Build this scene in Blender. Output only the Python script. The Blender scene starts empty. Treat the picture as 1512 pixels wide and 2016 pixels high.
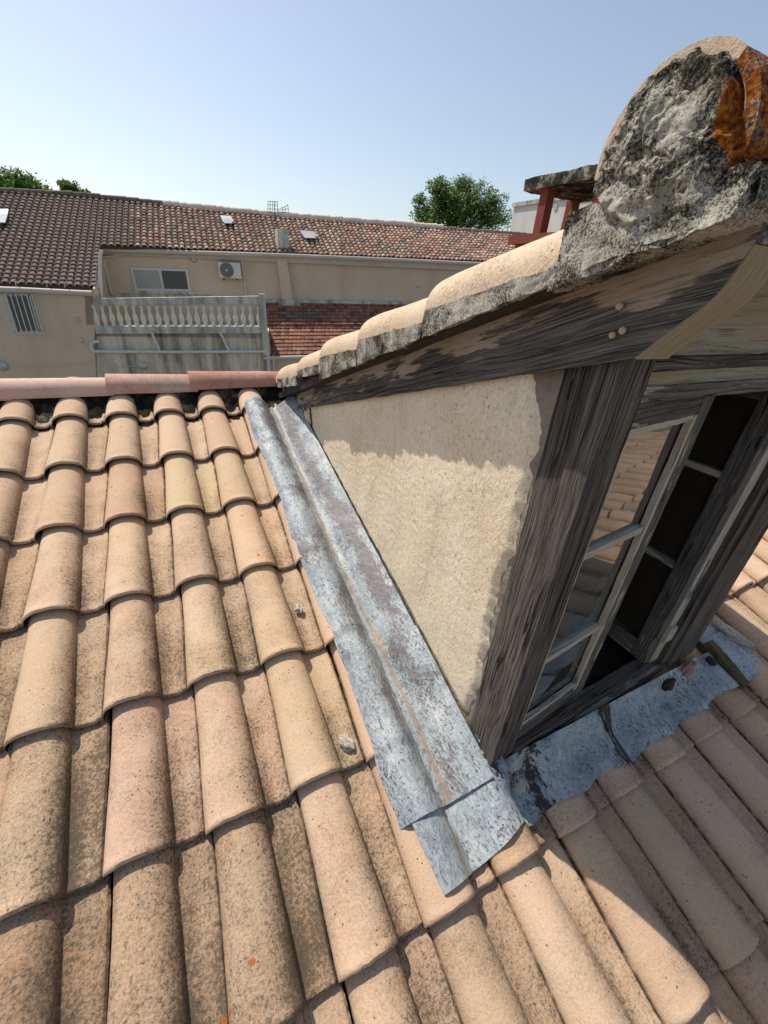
import bpy, math, random
from mathutils import Vector, Matrix, noise
random.seed(7)
scene = bpy.context.scene
R_ = math.radians

# ------------------------------------------------------------------ camera
FPX = 811.47
CAM = Vector((-0.31066, -2.32416, 0.69205))
RW = ((0.8969479, -0.437754, 0.0620954), (-0.1679368, -0.4672301, -0.8680399), (0.4090008, 0.7681585, -0.4925961))
rx, ry, rz = (Vector(r) for r in RW)          # camera right, down, forward in the world
cd = bpy.data.cameras.new('camera'); cam = bpy.data.objects.new('camera', cd)
scene.collection.objects.link(cam)
cam.matrix_world = Matrix(((rx.x, -ry.x, -rz.x, CAM.x), (rx.y, -ry.y, -rz.y, CAM.y), (rx.z, -ry.z, -rz.z, CAM.z), (0, 0, 0, 1)))
cd.sensor_fit = 'AUTO'; cd.sensor_width = 36; cd.lens = FPX / 2016 * 36
cd.clip_start = 0.02; cd.clip_end = 2000
scene.camera = cam

# ------------------------------------------------------------------ light
SUN = Vector((1.0, -2.05, -3.28)).normalized()   # direction the sunlight travels
elev = math.asin(-SUN.z)
azim = math.atan2(-SUN.x, -SUN.y)               # from +Y towards +X
sd = bpy.data.lights.new('sun', 'SUN'); sd.energy = 4.2; sd.angle = R_(0.55); sd.color = (1.0, 0.93, 0.82)
so = bpy.data.objects.new('sun', sd); scene.collection.objects.link(so)
so.rotation_euler = SUN.to_track_quat('-Z', 'Y').to_euler(); so.location = (-3, 6, 9)
w = bpy.data.worlds.new('World'); scene.world = w; w.use_nodes = True
wn = w.node_tree.nodes; wl = w.node_tree.links
sky = wn.new('ShaderNodeTexSky'); sky.sky_type = 'NISHITA'; sky.sun_disc = False
sky.sun_elevation = elev; sky.sun_rotation = azim
sky.air_density = 1.1; sky.dust_density = 1.1; sky.ozone_density = 1.3; sky.altitude = 50
bgn = wn['Background']; bgn.inputs['Strength'].default_value = 0.118
hz = wn.new('ShaderNodeHueSaturation'); hz.inputs['Saturation'].default_value = .78   # summer haze
wl.new(sky.outputs[0], hz.inputs['Color']); wl.new(hz.outputs[0], bgn.inputs['Color'])
scene.view_settings.view_transform = 'Standard'; scene.view_settings.look = 'None'
scene.view_settings.exposure = 0.25; scene.view_settings.gamma = 1.0

# ------------------------------------------------------------------ survey helpers (pixel of the photo -> point on a known plane)
TA = math.tan(R_(16.03)); CA = math.cos(R_(16.03)); SA = math.sin(R_(16.03))
def ray(x, y):
    return rx * ((x - 756) / FPX) + ry * ((y - 1008) / FPX) + rz
def onX(x, y, v): d = ray(x, y); return CAM + d * ((v - CAM.x) / d.x)
def onY(x, y, v): d = ray(x, y); return CAM + d * ((v - CAM.y) / d.y)
PS = R_(12); FN = Vector((math.sin(PS), math.cos(PS), 0)); FU = Vector((math.cos(PS), -math.sin(PS), 0))
def onF(x, y, D): d = ray(x, y); return CAM + d * (D / d.dot(FN))

# ------------------------------------------------------------------ mesh helpers
class MB:
    def __init__(s): s.v = []; s.f = []; s.uv = []; s.c = []; s.col = (1, 1, 1, 1)
    def vert(s, p, c=None):
        s.v.append(Vector(p)); s.c.append(c or s.col); return len(s.v) - 1
    def face(s, idx, uv=None):
        s.f.append(tuple(idx)); s.uv.append(uv or [(s.v[i].x, s.v[i].y) for i in idx])
    def grid(s, fn, nu, nv, uvfn=None, closed=False, flip=False):
        base = len(s.v)
        for j in range(nv + 1):
            for i in range(nu + 1): s.vert(fn(i / nu, j / nv))
        for j in range(nv):
            for i in range(nu):
                a = base + j * (nu + 1) + i; idx = [a, a + 1, a + nu + 2, a + nu + 1]
                q = [(i / nu, j / nv), ((i + 1) / nu, j / nv), ((i + 1) / nu, (j + 1) / nv), (i / nu, (j + 1) / nv)]
                if uvfn: q = [uvfn(*t) for t in q]
                if flip: idx.reverse(); q.reverse()
                s.face(idx, q)
    def hexa(s, c, n=(1, 1, 1), amp=0, sc=10, seed=0, off=0):
        # c: 8 corners, bit0 = x, bit1 = y, bit2 = z ; x is the long way; uv = metres along / across
        c = [Vector(p) for p in c]
        L = (c[1] - c[0]).length; W = (c[2] - c[0]).length; H = (c[4] - c[0]).length
        def P(a, b, d):
            q = Vector((0, 0, 0))
            for k in range(8):
                q += c[k] * ((a if k & 1 else 1 - a) * (b if k & 2 else 1 - b) * (d if k & 4 else 1 - d))
            if amp:
                o = Vector((seed * 3.1, seed * 1.7, -seed))
                q = q + (noise.noise_vector(q * sc + o) + 0.5 * noise.noise_vector(q * sc * 3.1 + o)) * amp
            return q
        nx, ny, nz = n
        o = off
        s.grid(lambda u, v: P(u, v, 0), nx, ny, lambda u, v: (u * L, v * W + o), flip=True)
        s.grid(lambda u, v: P(u, v, 1), nx, ny, lambda u, v: (u * L, v * W + o + .37))
        s.grid(lambda u, v: P(u, 0, v), nx, nz, lambda u, v: (u * L, v * H + o + .71))
        s.grid(lambda u, v: P(u, 1, v), nx, nz, lambda u, v: (u * L, v * H + o + .13), flip=True)
        s.grid(lambda u, v: P(0, u, v), ny, nz, lambda u, v: (v * H * .15, u * W + o), flip=True)
        s.grid(lambda u, v: P(1, u, v), ny, nz, lambda u, v: (v * H * .15, u * W + o))
        return s
    def box(s, a, b, n=(1, 1, 1), amp=0, sc=10, seed=0, long='x'):
        x0, y0, z0 = a; x1, y1, z1 = b
        V = lambda i, j, k: ((x1 if i else x0), (y1 if j else y0), (z1 if k else z0))
        if long == 'x': c = [V(k & 1, k >> 1 & 1, k >> 2 & 1) for k in range(8)]
        elif long == 'z': c = [V(k >> 1 & 1, k >> 2 & 1, k & 1) for k in range(8)]
        else: c = [V(k >> 2 & 1, k & 1, k >> 1 & 1) for k in range(8)]
        return s.hexa(c, n, amp, sc, seed)
    def tube(s, pts, r, n=10, cap=True):
        pts = [Vector(p) for p in pts]; rings = []
        for i, p in enumerate(pts):
            t = (pts[min(i + 1, len(pts) - 1)] - pts[max(i - 1, 0)]).normalized()
            a = t.orthogonal().normalized() if i == 0 else (pa - t * pa.dot(t)).normalized()
            pa = a; b = t.cross(a); rr = r[i] if isinstance(r, (list, tuple)) else r
            rings.append([s.vert(p + (a * math.cos(2 * math.pi * k / n) + b * math.sin(2 * math.pi * k / n)) * rr) for k in range(n)])
        for i in range(len(rings) - 1):
            for k in range(n):
                s.face([rings[i][k], rings[i][(k + 1) % n], rings[i + 1][(k + 1) % n], rings[i + 1][k]],
                       [(i, k / n * .3), (i, (k + 1) / n * .3), (i + 1, (k + 1) / n * .3), (i + 1, k / n * .3)])
        if cap:
            s.face(list(reversed(rings[0]))); s.face(rings[-1])
        return s
    def lathe(s, prof, base, n=12, up=Vector((0, 0, 1)), a=None):
        base = Vector(base); up = Vector(up).normalized(); a = (a or up.orthogonal()).normalized(); b = up.cross(a)
        R = [[s.vert(base + up * z + (a * math.cos(2 * math.pi * k / n) + b * math.sin(2 * math.pi * k / n)) * r) for k in range(n)] for r, z in prof]
        for i in range(len(R) - 1):
            for k in range(n): s.face([R[i][k], R[i][(k + 1) % n], R[i + 1][(k + 1) % n], R[i + 1][k]])
        s.face(list(reversed(R[0]))); s.face(R[-1])
        return s

def root_loc(p):
    while p.parent: p = p.parent
    return p.location.copy()
def obj(name, mb, mat, parent=None, smooth=False, label=None, kind=None, loc=None, bevel=0):
    L = root_loc(parent) if parent else (Vector(loc) if loc else Vector((0, 0, 0)))
    me = bpy.data.meshes.new(name)
    me.from_pydata([tuple(v - L) for v in mb.v], [], mb.f)
    uvl = me.uv_layers.new(name='UVMap'); k = 0; flat = []
    for q in mb.uv:
        for t in q: flat += [t[0], t[1]]
    uvl.data.foreach_set('uv', flat)
    ca = me.color_attributes.new('tint', 'FLOAT_COLOR', 'POINT')
    ca.data.foreach_set('color', [x for c in mb.c for x in c])
    if smooth: me.polygons.foreach_set('use_smooth', [True] * len(me.polygons))
    me.materials.append(mat); me.update()
    o = bpy.data.objects.new(name, me); scene.collection.objects.link(o)
    if parent: o.parent = parent
    else: o.location = L
    if label: o['label'] = label
    if kind: o['kind'] = kind
    if smooth and smooth != 'all':
        m = o.modifiers.new('es', 'EDGE_SPLIT'); m.split_angle = R_(smooth if smooth is not True else 40)
    if bevel:
        bm_ = o.modifiers.new('bv', 'BEVEL'); bm_.width = bevel; bm_.segments = 2; bm_.limit_method = 'ANGLE'
    return o
def thing(name, label, cat, loc, group=None):
    o = bpy.data.objects.new(name, None); scene.collection.objects.link(o); o.location = loc; o.empty_display_size = .1
    o['label'] = label; o['category'] = cat
    if group: o['group'] = group
    return o
def tag(o, label, cat, group=None):
    o['label'] = label; o['category'] = cat
    if group: o['group'] = group
    return o
def sstep(a, b, x):
    t = max(0, min(1, (x - a) / (b - a))); return t * t * (3 - 2 * t)

# ------------------------------------------------------------------ material helpers
class MT:
    def __init__(s, name):
        s.m = bpy.data.materials.new(name); s.m.use_nodes = True; s.nt = s.m.node_tree
        s.b = s.nt.nodes['Principled BSDF']; s.out = s.nt.nodes['Material Output']
    def set(s, node, k, v):
        i = node.inputs[k]
        if isinstance(v, bpy.types.NodeSocket): s.nt.links.new(v, i)
        else: i.default_value = v
    def tex(s, which='Object'): return s.nt.nodes.new('ShaderNodeTexCoord').outputs[which]
    def attr(s, ch=None):
        n = s.nt.nodes.new('ShaderNodeAttribute'); n.attribute_name = 'tint'
        if ch is None: return n.outputs['Color']
        sp = s.nt.nodes.new('ShaderNodeSeparateColor'); s.nt.links.new(n.outputs['Color'], sp.inputs[0]); return sp.outputs[ch]
    def map(s, vec, scale=(1, 1, 1), loc=(0, 0, 0)):
        n = s.nt.nodes.new('ShaderNodeMapping'); s.set(n, 'Vector', vec); n.inputs['Scale'].default_value = scale; n.inputs['Location'].default_value = loc
        return n.outputs[0]
    def xyz(s, vec):
        n = s.nt.nodes.new('ShaderNodeSeparateXYZ'); s.set(n, 0, vec); return n.outputs
    def noise(s, vec, scale=5, detail=4, rough=.55, dist=0, out=0):
        n = s.nt.nodes.new('ShaderNodeTexNoise'); s.set(n, 'Vector', vec); s.set(n, 'Scale', scale); s.set(n, 'Detail', detail); s.set(n, 'Roughness', rough); s.set(n, 'Distortion', dist)
        return n.outputs[out]
    def voro(s, vec, scale=5, feat='F1', rnd=1):
        n = s.nt.nodes.new('ShaderNodeTexVoronoi'); n.feature = feat; s.set(n, 'Vector', vec); s.set(n, 'Scale', scale); s.set(n, 'Randomness', rnd); return n.outputs[0]
    def ramp(s, f, stops, interp='LINEAR'):
        n = s.nt.nodes.new('ShaderNodeValToRGB'); s.set(n, 0, f); e = n.color_ramp; e.interpolation = interp
        while len(e.elements) < len(stops): e.elements.new(.5)
        for k, (p, c) in enumerate(stops):
            e.elements[k].position = p; e.elements[k].color = (c, c, c, 1) if isinstance(c, (int, float)) else (*c, 1)
        return n.outputs[0]
    def mix(s, f, a, b, mode='MIX'):
        n = s.nt.nodes.new('ShaderNodeMix'); n.data_type = 'RGBA'; n.blend_type = mode
        s.set(n, 0, f)
        for k, v in ((6, a), (7, b)):
            if isinstance(v, tuple) and len(v) == 3: v = (*v, 1)
            s.set(n, k, v)
        return n.outputs[2]
    def math(s, op, a, b=0.0, c=None, clamp=False):
        n = s.nt.nodes.new('ShaderNodeMath'); n.operation = op; s.set(n, 0, a); s.set(n, 1, b); n.use_clamp = clamp
        if c is not None: s.set(n, 2, c)
        return n.outputs[0]
    def bump(s, h, strength=.5, dist=.002, prev=None):
        n = s.nt.nodes.new('ShaderNodeBump'); s.set(n, 'Height', h); s.set(n, 'Strength', strength); s.set(n, 'Distance', dist)
        if prev is not None: s.set(n, 'Normal', prev)
        return n.outputs[0]
    def done(s, color=None, rough=.85, normal=None, spec=.3, metal=0):
        if color is not None: s.set(s.b, 'Base Color', (*color, 1) if isinstance(color, tuple) and len(color) == 3 else color)
        s.set(s.b, 'Roughness', rough); s.set(s.b, 'Specular IOR Level', spec); s.set(s.b, 'Metallic', metal)
        if normal is not None: s.set(s.b, 'Normal', normal)
        return s.m

def mat_clay(name, pal, grime_amt=1.0, uvgrime=True):
    m = MT(name); P = m.tex(); U = m.xyz(m.tex('UV'))
    t = m.attr(0); br = m.attr(1); gr = m.attr(2)
    base = m.ramp(t, [(0, pal[0]), (.35, pal[1]), (.6, pal[2]), (.80, pal[3]), (1, pal[4])])
    soft = m.noise(P, 9, 3, .6)
    base = m.mix(m.ramp(soft, [(.35, 0.0), (.7, .55)]), base, m.mix(1.0, base, (1.06, .93, .87), 'MULTIPLY'))
    base = m.mix(m.ramp(m.noise(m.map(P, loc=(5, 2, 1)), 5, 4, .6), [(.42, 0.0), (.68, .5)]), base, pal[5])
    base = m.mix(1.0, base, m.mix(br, (.88, .86, .84), (1.08, 1.08, 1.08)), 'MULTIPLY')
    fine = m.noise(P, 330, 3, .7)
    spk = m.noise(P, 125, 6, .82)
    gran = m.noise(m.map(P, loc=(8, 3, 5)), 165, 5, .8)
    patch = m.noise(m.map(P, loc=(1, 7, 3)), 7, 5, .68)
    if uvgrime:
        # grime keeps to the weather side of the roll, the pan beside it and the lower end of the tile
        across = m.ramp(U[0], [(0, .10), (.2, .0), (.40, .12), (.54, .85), (.68, 1.25), (.85, .50), (.96, .75), (1.0, .9)])
        along = m.ramp(U[1], [(0, .75), (.3, .65), (.75, .35), (1, .25)])
        zone = m.math('MULTIPLY', across, along)
        zone = m.math('ADD', zone, m.math('MULTIPLY', m.math('SUBTRACT', patch, .5), 1.5))
        zone = m.math('ADD', zone, m.math('MULTIPLY', m.math('SUBTRACT', gr, .42), .85))
    else:
        zone = m.math('ADD', m.math('MULTIPLY', m.math('SUBTRACT', patch, .5), 2.6), m.math('MULTIPLY', gr, .5))
    zone = m.math('ADD', zone, .03)
    base = m.mix(m.ramp(zone, [(-.1, .35), (.5, 1.0)]), base, m.mix(1.0, base, m.ramp(gran, [(.36, .50), (.46, .88), (.54, 1.04), (.64, 1.22)]), 'MULTIPLY'))
    thr = m.math('SUBTRACT', .625, m.math('MULTIPLY', zone, .19 * grime_amt))
    dk = m.math('MULTIPLY', m.math('SUBTRACT', spk, thr), 11.0, clamp=True)
    smooth_dk = m.math('MULTIPLY', zone, .85 * grime_amt, clamp=True)
    base = m.mix(smooth_dk, base, m.mix(1.0, base, (.44, .41, .36), 'MULTIPLY'))
    base = m.mix(m.math('MULTIPLY', dk, .82), base, (.085, .068, .050))
    pits = m.math('LESS_THAN', m.voro(m.map(P, loc=(3, 0, 0)), 62), .13)
    pm = m.math('MULTIPLY', pits, m.math('GREATER_THAN', m.noise(P, 31, 2, .5), .545))
    base = m.mix(m.math('MULTIPLY', pm, .8), base, (.07, .05, .04))
    lich = m.math('MULTIPLY', m.math('LESS_THAN', m.voro(m.map(P, loc=(9, 4, 2)), 17), .10), m.math('GREATER_THAN', m.noise(m.map(P, loc=(4, 4, 4)), 3.3, 1, .5), .62))
    base = m.mix(m.math('MULTIPLY', lich, .85), base, (.42, .11, .015))
    if uvgrime:
        # moss and dirt lodged in the joint beside the roll
        jn = m.ramp(U[0], [(0, 1.0), (.035, 0), (.965, 0), (1.0, 1.0)])
        base = m.mix(m.math('MULTIPLY', m.math('MULTIPLY', jn, m.math('MULTIPLY', m.math('SUBTRACT', m.noise(P, 34, 4, .7), .36), 5.0, clamp=True)), .88), base, (.045, .036, .025))
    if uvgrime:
        # black line under the lip: moss plus the gap's shade painted in
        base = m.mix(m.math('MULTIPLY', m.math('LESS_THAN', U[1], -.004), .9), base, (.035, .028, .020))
    h = m.math('ADD', m.math('MULTIPLY', fine, .55), m.math('MULTIPLY', gran, 1.3))
    h = m.math('SUBTRACT', h, m.math('MULTIPLY', pm, 1.2))
    nb = m.bump(h, .7, .0022)
    return m.done(base, .88, nb, .22)

PAL_NEAR = [(.595, .41, .268), (.59, .425, .295), (.60, .445, .29), (.585, .395, .29), (.57, .48, .26), (.62, .48, .35)]
M = {}
M['tile'] = mat_clay('clay_tile', PAL_NEAR)
M['verge'] = mat_clay('verge_clay', [(.66, .52, .365)] * 5 + [(.66, .48, .36)], .55, False)
M['ridge'] = mat_clay('pink_ridge_clay', [(.63, .43, .34), (.62, .40, .31), (.58, .35, .265), (.52, .26, .18), (.48, .22, .15), (.68, .52, .43)], .6, False)

def mat_mortar():
    m = MT('lichen_mortar'); P = m.tex(); dark = m.attr(0); org = m.attr(1)
    f = m.noise(P, 260, 4, .85); c = m.noise(P, 13, 4, .6)
    v = m.math('ADD', f, m.math('MULTIPLY', m.math('SUBTRACT', c, .5), .75))
    v = m.math('SUBTRACT', v, m.math('MULTIPLY', m.math('SUBTRACT', dark, .5), .42))
    col = m.ramp(v, [(.36, (.014, .013, .010)), (.44, (.06, .054, .042)), (.50, (.20, .18, .135)), (.545, (.46, .43, .35)), (.64, (.74, .71, .61))])
    col = m.mix(m.ramp(m.noise(m.map(P, loc=(2, 2, 2)), 22, 3), [(.55, 0.0), (.70, .45)]), col, (.11, .095, .028))
    rust = m.math('MULTIPLY', m.math('LESS_THAN', m.voro(m.map(P, loc=(.3, .1, .7)), 9), .10), m.math('GREATER_THAN', m.noise(P, 4, 1), .5))
    col = m.mix(m.math('MULTIPLY', rust, .8), col, (.36, .13, .03))
    om = m.math('MULTIPLY', m.math('SUBTRACT', m.math('ADD', org, m.math('MULTIPLY', m.math('SUBTRACT', m.noise(P, 52, 5, .8), .5), 2.4)), .55), 5, clamp=True)
    ocol = m.ramp(m.noise(P, 95, 5, .85), [(.36, (.05, .028, .006)), (.45, (.28, .065, .008)), (.53, (.50, .145, .015)), (.64, (.66, .33, .05))])
    col = m.mix(om, col, ocol)
    nb = m.bump(m.math('ADD', f, m.math('MULTIPLY', m.noise(P, 110, 4, .8), .9)), 1.0, .007)
    return m.done(col, .95, nb, .15)
M['mortar'] = mat_mortar()

def mat_wood(name, c0, c1, paint=None, amt=0.0, grain=1.0, crack=1.0, vb=0):
    m = MT(name); uv = m.tex('UV'); P = m.tex()
    oi = m.nt.nodes.new('ShaderNodeObjectInfo'); off = m.math('MULTIPLY', oi.outputs['Random'], 13.0)
    cb = m.nt.nodes.new('ShaderNodeCombineXYZ'); X = m.xyz(uv); m.set(cb, 0, X[0]); m.set(cb, 1, X[1]); m.set(cb, 2, off); V = cb.outputs[0]
    warp = m.noise(m.map(V, (3, 5, 1)), 1.0, 2, .5)
    cb2 = m.nt.nodes.new('ShaderNodeCombineXYZ'); m.set(cb2, 0, X[0]); m.set(cb2, 1, m.math('ADD', X[1], m.math('MULTIPLY', warp, .022))); m.set(cb2, 2, off); V2 = cb2.outputs[0]
    g1 = m.noise(m.map(V2, (2.6, 190 * grain, 1)), 1, 6, .8)
    g2 = m.noise(m.map(V2, (11, 640 * grain, 1)), 1, 4, .75)
    g = m.math('ADD', m.math('MULTIPLY', g1, .5), m.math('MULTIPLY', g2, .5))
    col = m.ramp(g, [(.39, tuple(x * .32 for x in c0)), (.47, c0), (.53, c1), (.62, tuple(min(1, x * 1.6) for x in c1))])
    tone = m.noise(m.map(V, (2, 9, 1)), 1, 3, .5)
    col = m.mix(1.0, col, m.ramp(tone, [(.3, .78), (.7, 1.18)]), 'MULTIPLY')
    ck = m.noise(m.map(V2, (1.3, 46, 1), (4, 4, 0)), 1, 2, .5)
    cm = m.math('MULTIPLY', m.math('LESS_THAN', m.math('ABSOLUTE', m.math('SUBTRACT', ck, .5)), .012 * crack), m.ramp(m.noise(m.map(V, (4, 6, 1)), 1, 1), [(.45, 0.0), (.55, 1.0)]))
    col = m.mix(m.math('MULTIPLY', cm, .92), col, (.008, .006, .005))
    h = m.math('SUBTRACT', g, m.math('MULTIPLY', cm, 1.5))
    nb = m.bump(h, .9, .003)
    rough = .9
    if paint:
        pn = m.noise(m.map(V2, (9, 75, 1), (1, 1, 0)), 1, 5, .65); pw = m.noise(m.map(V, (5, 16, 1), (7, 2, 0)), 1, 2, .5)
        pv = m.math('ADD', m.math('MULTIPLY', pn, .5), m.math('MULTIPLY', pw, .5))
        if vb: pv = m.math('ADD', pv, m.ramp(X[1], [(.0, vb), (.085, vb * .6), (.125, -vb), (1, -vb)])) if False else m.math('ADD', pv, m.math('MULTIPLY', m.math('SUBTRACT', .085, X[1]), vb))
        mask = m.math('MULTIPLY', m.math('SUBTRACT', pv, 1 - amt), 30, clamp=True)
        lines = m.noise(m.map(V2, (9, 240, 1)), 1, 5, .75)
        vert = m.voro(m.map(V, (32, 55, 1)), 1, 'DISTANCE_TO_EDGE')
        pc = m.mix(m.ramp(lines, [(.38, .9), (.47, .12), (.6, 0.0)]), paint, tuple(x * .28 for x in paint))
        pc = m.mix(m.ramp(vert, [(.0, .32), (.025, 0.0)]), pc, tuple(x * .35 for x in paint))
        pc = m.mix(m.ramp(m.noise(m.map(V, (4, 14, 1), (2, 9, 0)), 1, 4), [(.4, 0.0), (.72, .65)]), pc, (paint[0] * .95, paint[1] * .68, paint[2] * .40))
        col = m.mix(mask, col, pc)
        nb = m.bump(m.math('ADD', mask, m.math('MULTIPLY', lines, .35)), .6, .0014, nb)
    return m.done(col, rough, nb, .25)
M['wood_barge'] = mat_wood('barge_board_wood', (.058, .052, .046), (.145, .130, .114), (.42, .37, .30), .475, 1.0, 1.0, 1.9)
M['wood_dark'] = mat_wood('weathered_grey_wood', (.060, .055, .049), (.145, .133, .118), (.40, .35, .28), .43)
M['wood_post'] = mat_wood('weathered_brown_wood', (.052, .044, .038), (.130, .112, .096), (.40, .38, .34), .30, 1.0, 1.4)
M['wood_paint'] = mat_wood('peeling_painted_wood', (.085, .080, .075), (.17, .16, .15), (.38, .365, .30), .53)
M['wood_green'] = mat_wood('crazed_pale_paint', (.10, .09, .08), (.2, .18, .15), (.34, .33, .255), .66, .8)
M['wood_peel'] = mat_wood('peeled_paint_board', (.075, .068, .058), (.145, .132, .115), (.44, .41, .33), .45)
M['wood_putty'] = mat_wood('cracked_putty', (.12, .11, .1), (.2, .19, .17), (.50, .475, .41), .60, .7)

def mat_plaster():
    m = MT('roughcast_plaster'); P = m.tex()
    lay = m.noise(m.map(P, (1, 1, .75)), 120, 4, .7, .6); grit = m.noise(P, 300, 2, .7)
    h = m.math('ADD', m.math('MULTIPLY', lay, 1.0), m.math('MULTIPLY', grit, .35))
    pocks = m.math('LESS_THAN', m.noise(m.map(P, loc=(4, 0, 2)), 85, 3, .65), .355)
    col = m.ramp(m.noise(P, 4, 5, .6), [(.3, (.75, .605, .425)), (.5, (.82, .685, .495)), (.72, (.87, .745, .565))])
    col = m.mix(1.0, col, m.ramp(h, [(.40, .55), (.62, .95), (.85, 1.12)]), 'MULTIPLY')
    col = m.mix(m.math('MULTIPLY', pocks, .5), col, (.14, .105, .06))
    Z = m.xyz(P)
    st = m.noise(m.map(P, (1, 9, 1.6)), 1.6, 4, .6)
    col = m.mix(m.ramp(st, [(.55, 0.0), (.75, .35)]), col, (.30, .25, .17))
    nb = m.bump(h, .62, .0045)
    return m.done(col, .93, nb, .15)
M['plaster'] = mat_plaster()
def mat_simple(name, c, rough=.8, n=0, nscale=40, var=.15, bump=0, spec=.3, metal=0, detail=4):
    m = MT(name); P = m.tex()
    f = m.noise(P, nscale, detail, .6); f2 = m.noise(m.map(P, loc=(3, 3, 3)), nscale * .13, 3, .6)
    col = m.mix(f, tuple(x * (1 - var) for x in c), tuple(min(1, x * (1 + var)) for x in c))
    col = m.mix(m.ramp(f2, [(.3, 0.0), (.7, .6)]), col, tuple(x * (1 - var * 1.4) for x in c))
    nb = m.bump(f, bump, .004) if bump else None
    return m.done(col, rough, nb, spec, metal)
M['raw_mortar'] = mat_simple('grey_old_mortar', (.30, .25, .20), .95, nscale=70, var=.45, bump=.8)
M['pale_ridge'] = mat_simple('pale_ridge_mortar', (.80, .68, .56), .95, nscale=30, var=.25, bump=.6)
M['pinkmortar'] = mat_simple('broken_pink_mortar', (.45, .25, .18), .95, nscale=60, var=.5, bump=.8)
M['dirt_and_shade'] = mat_simple('dark_debris_and_shade', (.05, .04, .035), .95, nscale=60, var=.5, bump=.8)
M['stone'] = mat_simple('pale_mortar_crumb', (.56, .50, .41), .95, nscale=110, var=.5, bump=.9)
M['mossy'] = mat_simple('mossy_batten', (.135, .105, .05), .95, nscale=50, var=.6, bump=.9)
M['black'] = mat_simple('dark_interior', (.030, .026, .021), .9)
M['nail'] = mat_simple('bleached_plug', (.55, .42, .27), .7, nscale=150)

def mat_lead():
    m = MT('weathered_lead'); P = m.tex(); U = m.xyz(m.tex('UV'))
    flow = m.noise(m.map(P, (4.0, 1.3, 4.0)), 5, 5, .62, 2.2)
    blot = m.noise(m.map(P, (1.6, .8, 1.6), (2, 1, 0)), 4.2, 3, .5, 1.6)
    col = m.ramp(m.noise(P, 9, 3, .5), [(.3, (.27, .32, .345)), (.5, (.35, .395, .415)), (.7, (.44, .475, .48))])
    st = m.noise(m.map(P, (1.0, .32, 1.0), (0, 0, 2)), 60, 5, .7, 2.0)
    st2 = m.noise(m.map(P, (1.0, .30, 1.0), (0, 0, 2)), 120, 4, .7, 1.5)
    pa = m.attr(2)
    thr = m.math('SUBTRACT', .60, m.math('ADD', m.math('MULTIPLY', m.ramp(blot, [(.40, 0.0), (.66, 1.0)]), .14), m.math('MULTIPLY', pa, .21)))
    pm = m.math('MULTIPLY', m.math('SUBTRACT', m.math('ADD', m.math('MULTIPLY', st, .5), m.math('MULTIPLY', st2, .5)), thr), 14, clamp=True)
    pm = m.math('MAXIMUM', pm, m.math('MULTIPLY', m.ramp(m.math('ABSOLUTE', m.math('SUBTRACT', flow, .5)), [(0, 1.0), (.016, 0.0)]), m.ramp(st2, [(.38, 0.0), (.5, 1.0)])))
    col = m.mix(m.math('MULTIPLY', pm, .8), col, (.13, .098, .10))
    sp = m.noise(P, 120, 3, .7); sz = m.noise(m.map(P, loc=(6, 1, 1)), 7, 3, .6)
    bl = m.math('MULTIPLY', m.math('SUBTRACT', sp, m.math('SUBTRACT', .765, m.math('MULTIPLY', sz, .34))), 16, clamp=True)
    col = m.mix(m.math('MULTIPLY', bl, .85), col, (.03, .028, .032))
    dk = m.attr(0)   # silt along the bottom of the gutter
    sn = m.math('ADD', dk, m.math('MULTIPLY', m.math('SUBTRACT', m.noise(m.map(P, (3, .7, 3)), 12, 4, .6), .5), .9))
    col = m.mix(m.ramp(sn, [(.45, 0.0), (.62, .55), (.95, .9)]), col, m.ramp(m.noise(P, 30, 3), [(.35, (.22, .20, .17)), (.65, (.36, .25, .17))]))
    d2 = m.attr(1)   # tarry old sealant
    tn = m.math('ADD', d2, m.math('MULTIPLY', m.math('SUBTRACT', m.noise(m.map(P, (1.6, .8, 1)), 40, 5, .75), .5), 1.9))
    col = m.mix(m.math('MULTIPLY', m.math('SUBTRACT', tn, .62), 9, clamp=True), col, (.022, .018, .020))
    shade = m.noise(m.map(P, (1.0, .45, 1.0), (1, 5, 2)), 48, 5, .75, 1.6)
    col = m.mix(1.0, col, m.ramp(shade, [(.35, .68), (.5, .97), (.66, 1.2)]), 'MULTIPLY')
    nb = m.bump(m.math('ADD', m.math('ADD', m.noise(P, 28, 4, .6), m.math('MULTIPLY', shade, .6)), m.math('MULTIPLY', sp, .25)), .6, .006)
    return m.done(col, m.ramp(m.noise(P, 20, 3), [(.3, .42), (.7, .66)]), nb, .5)
M['lead'] = mat_lead()

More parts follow.
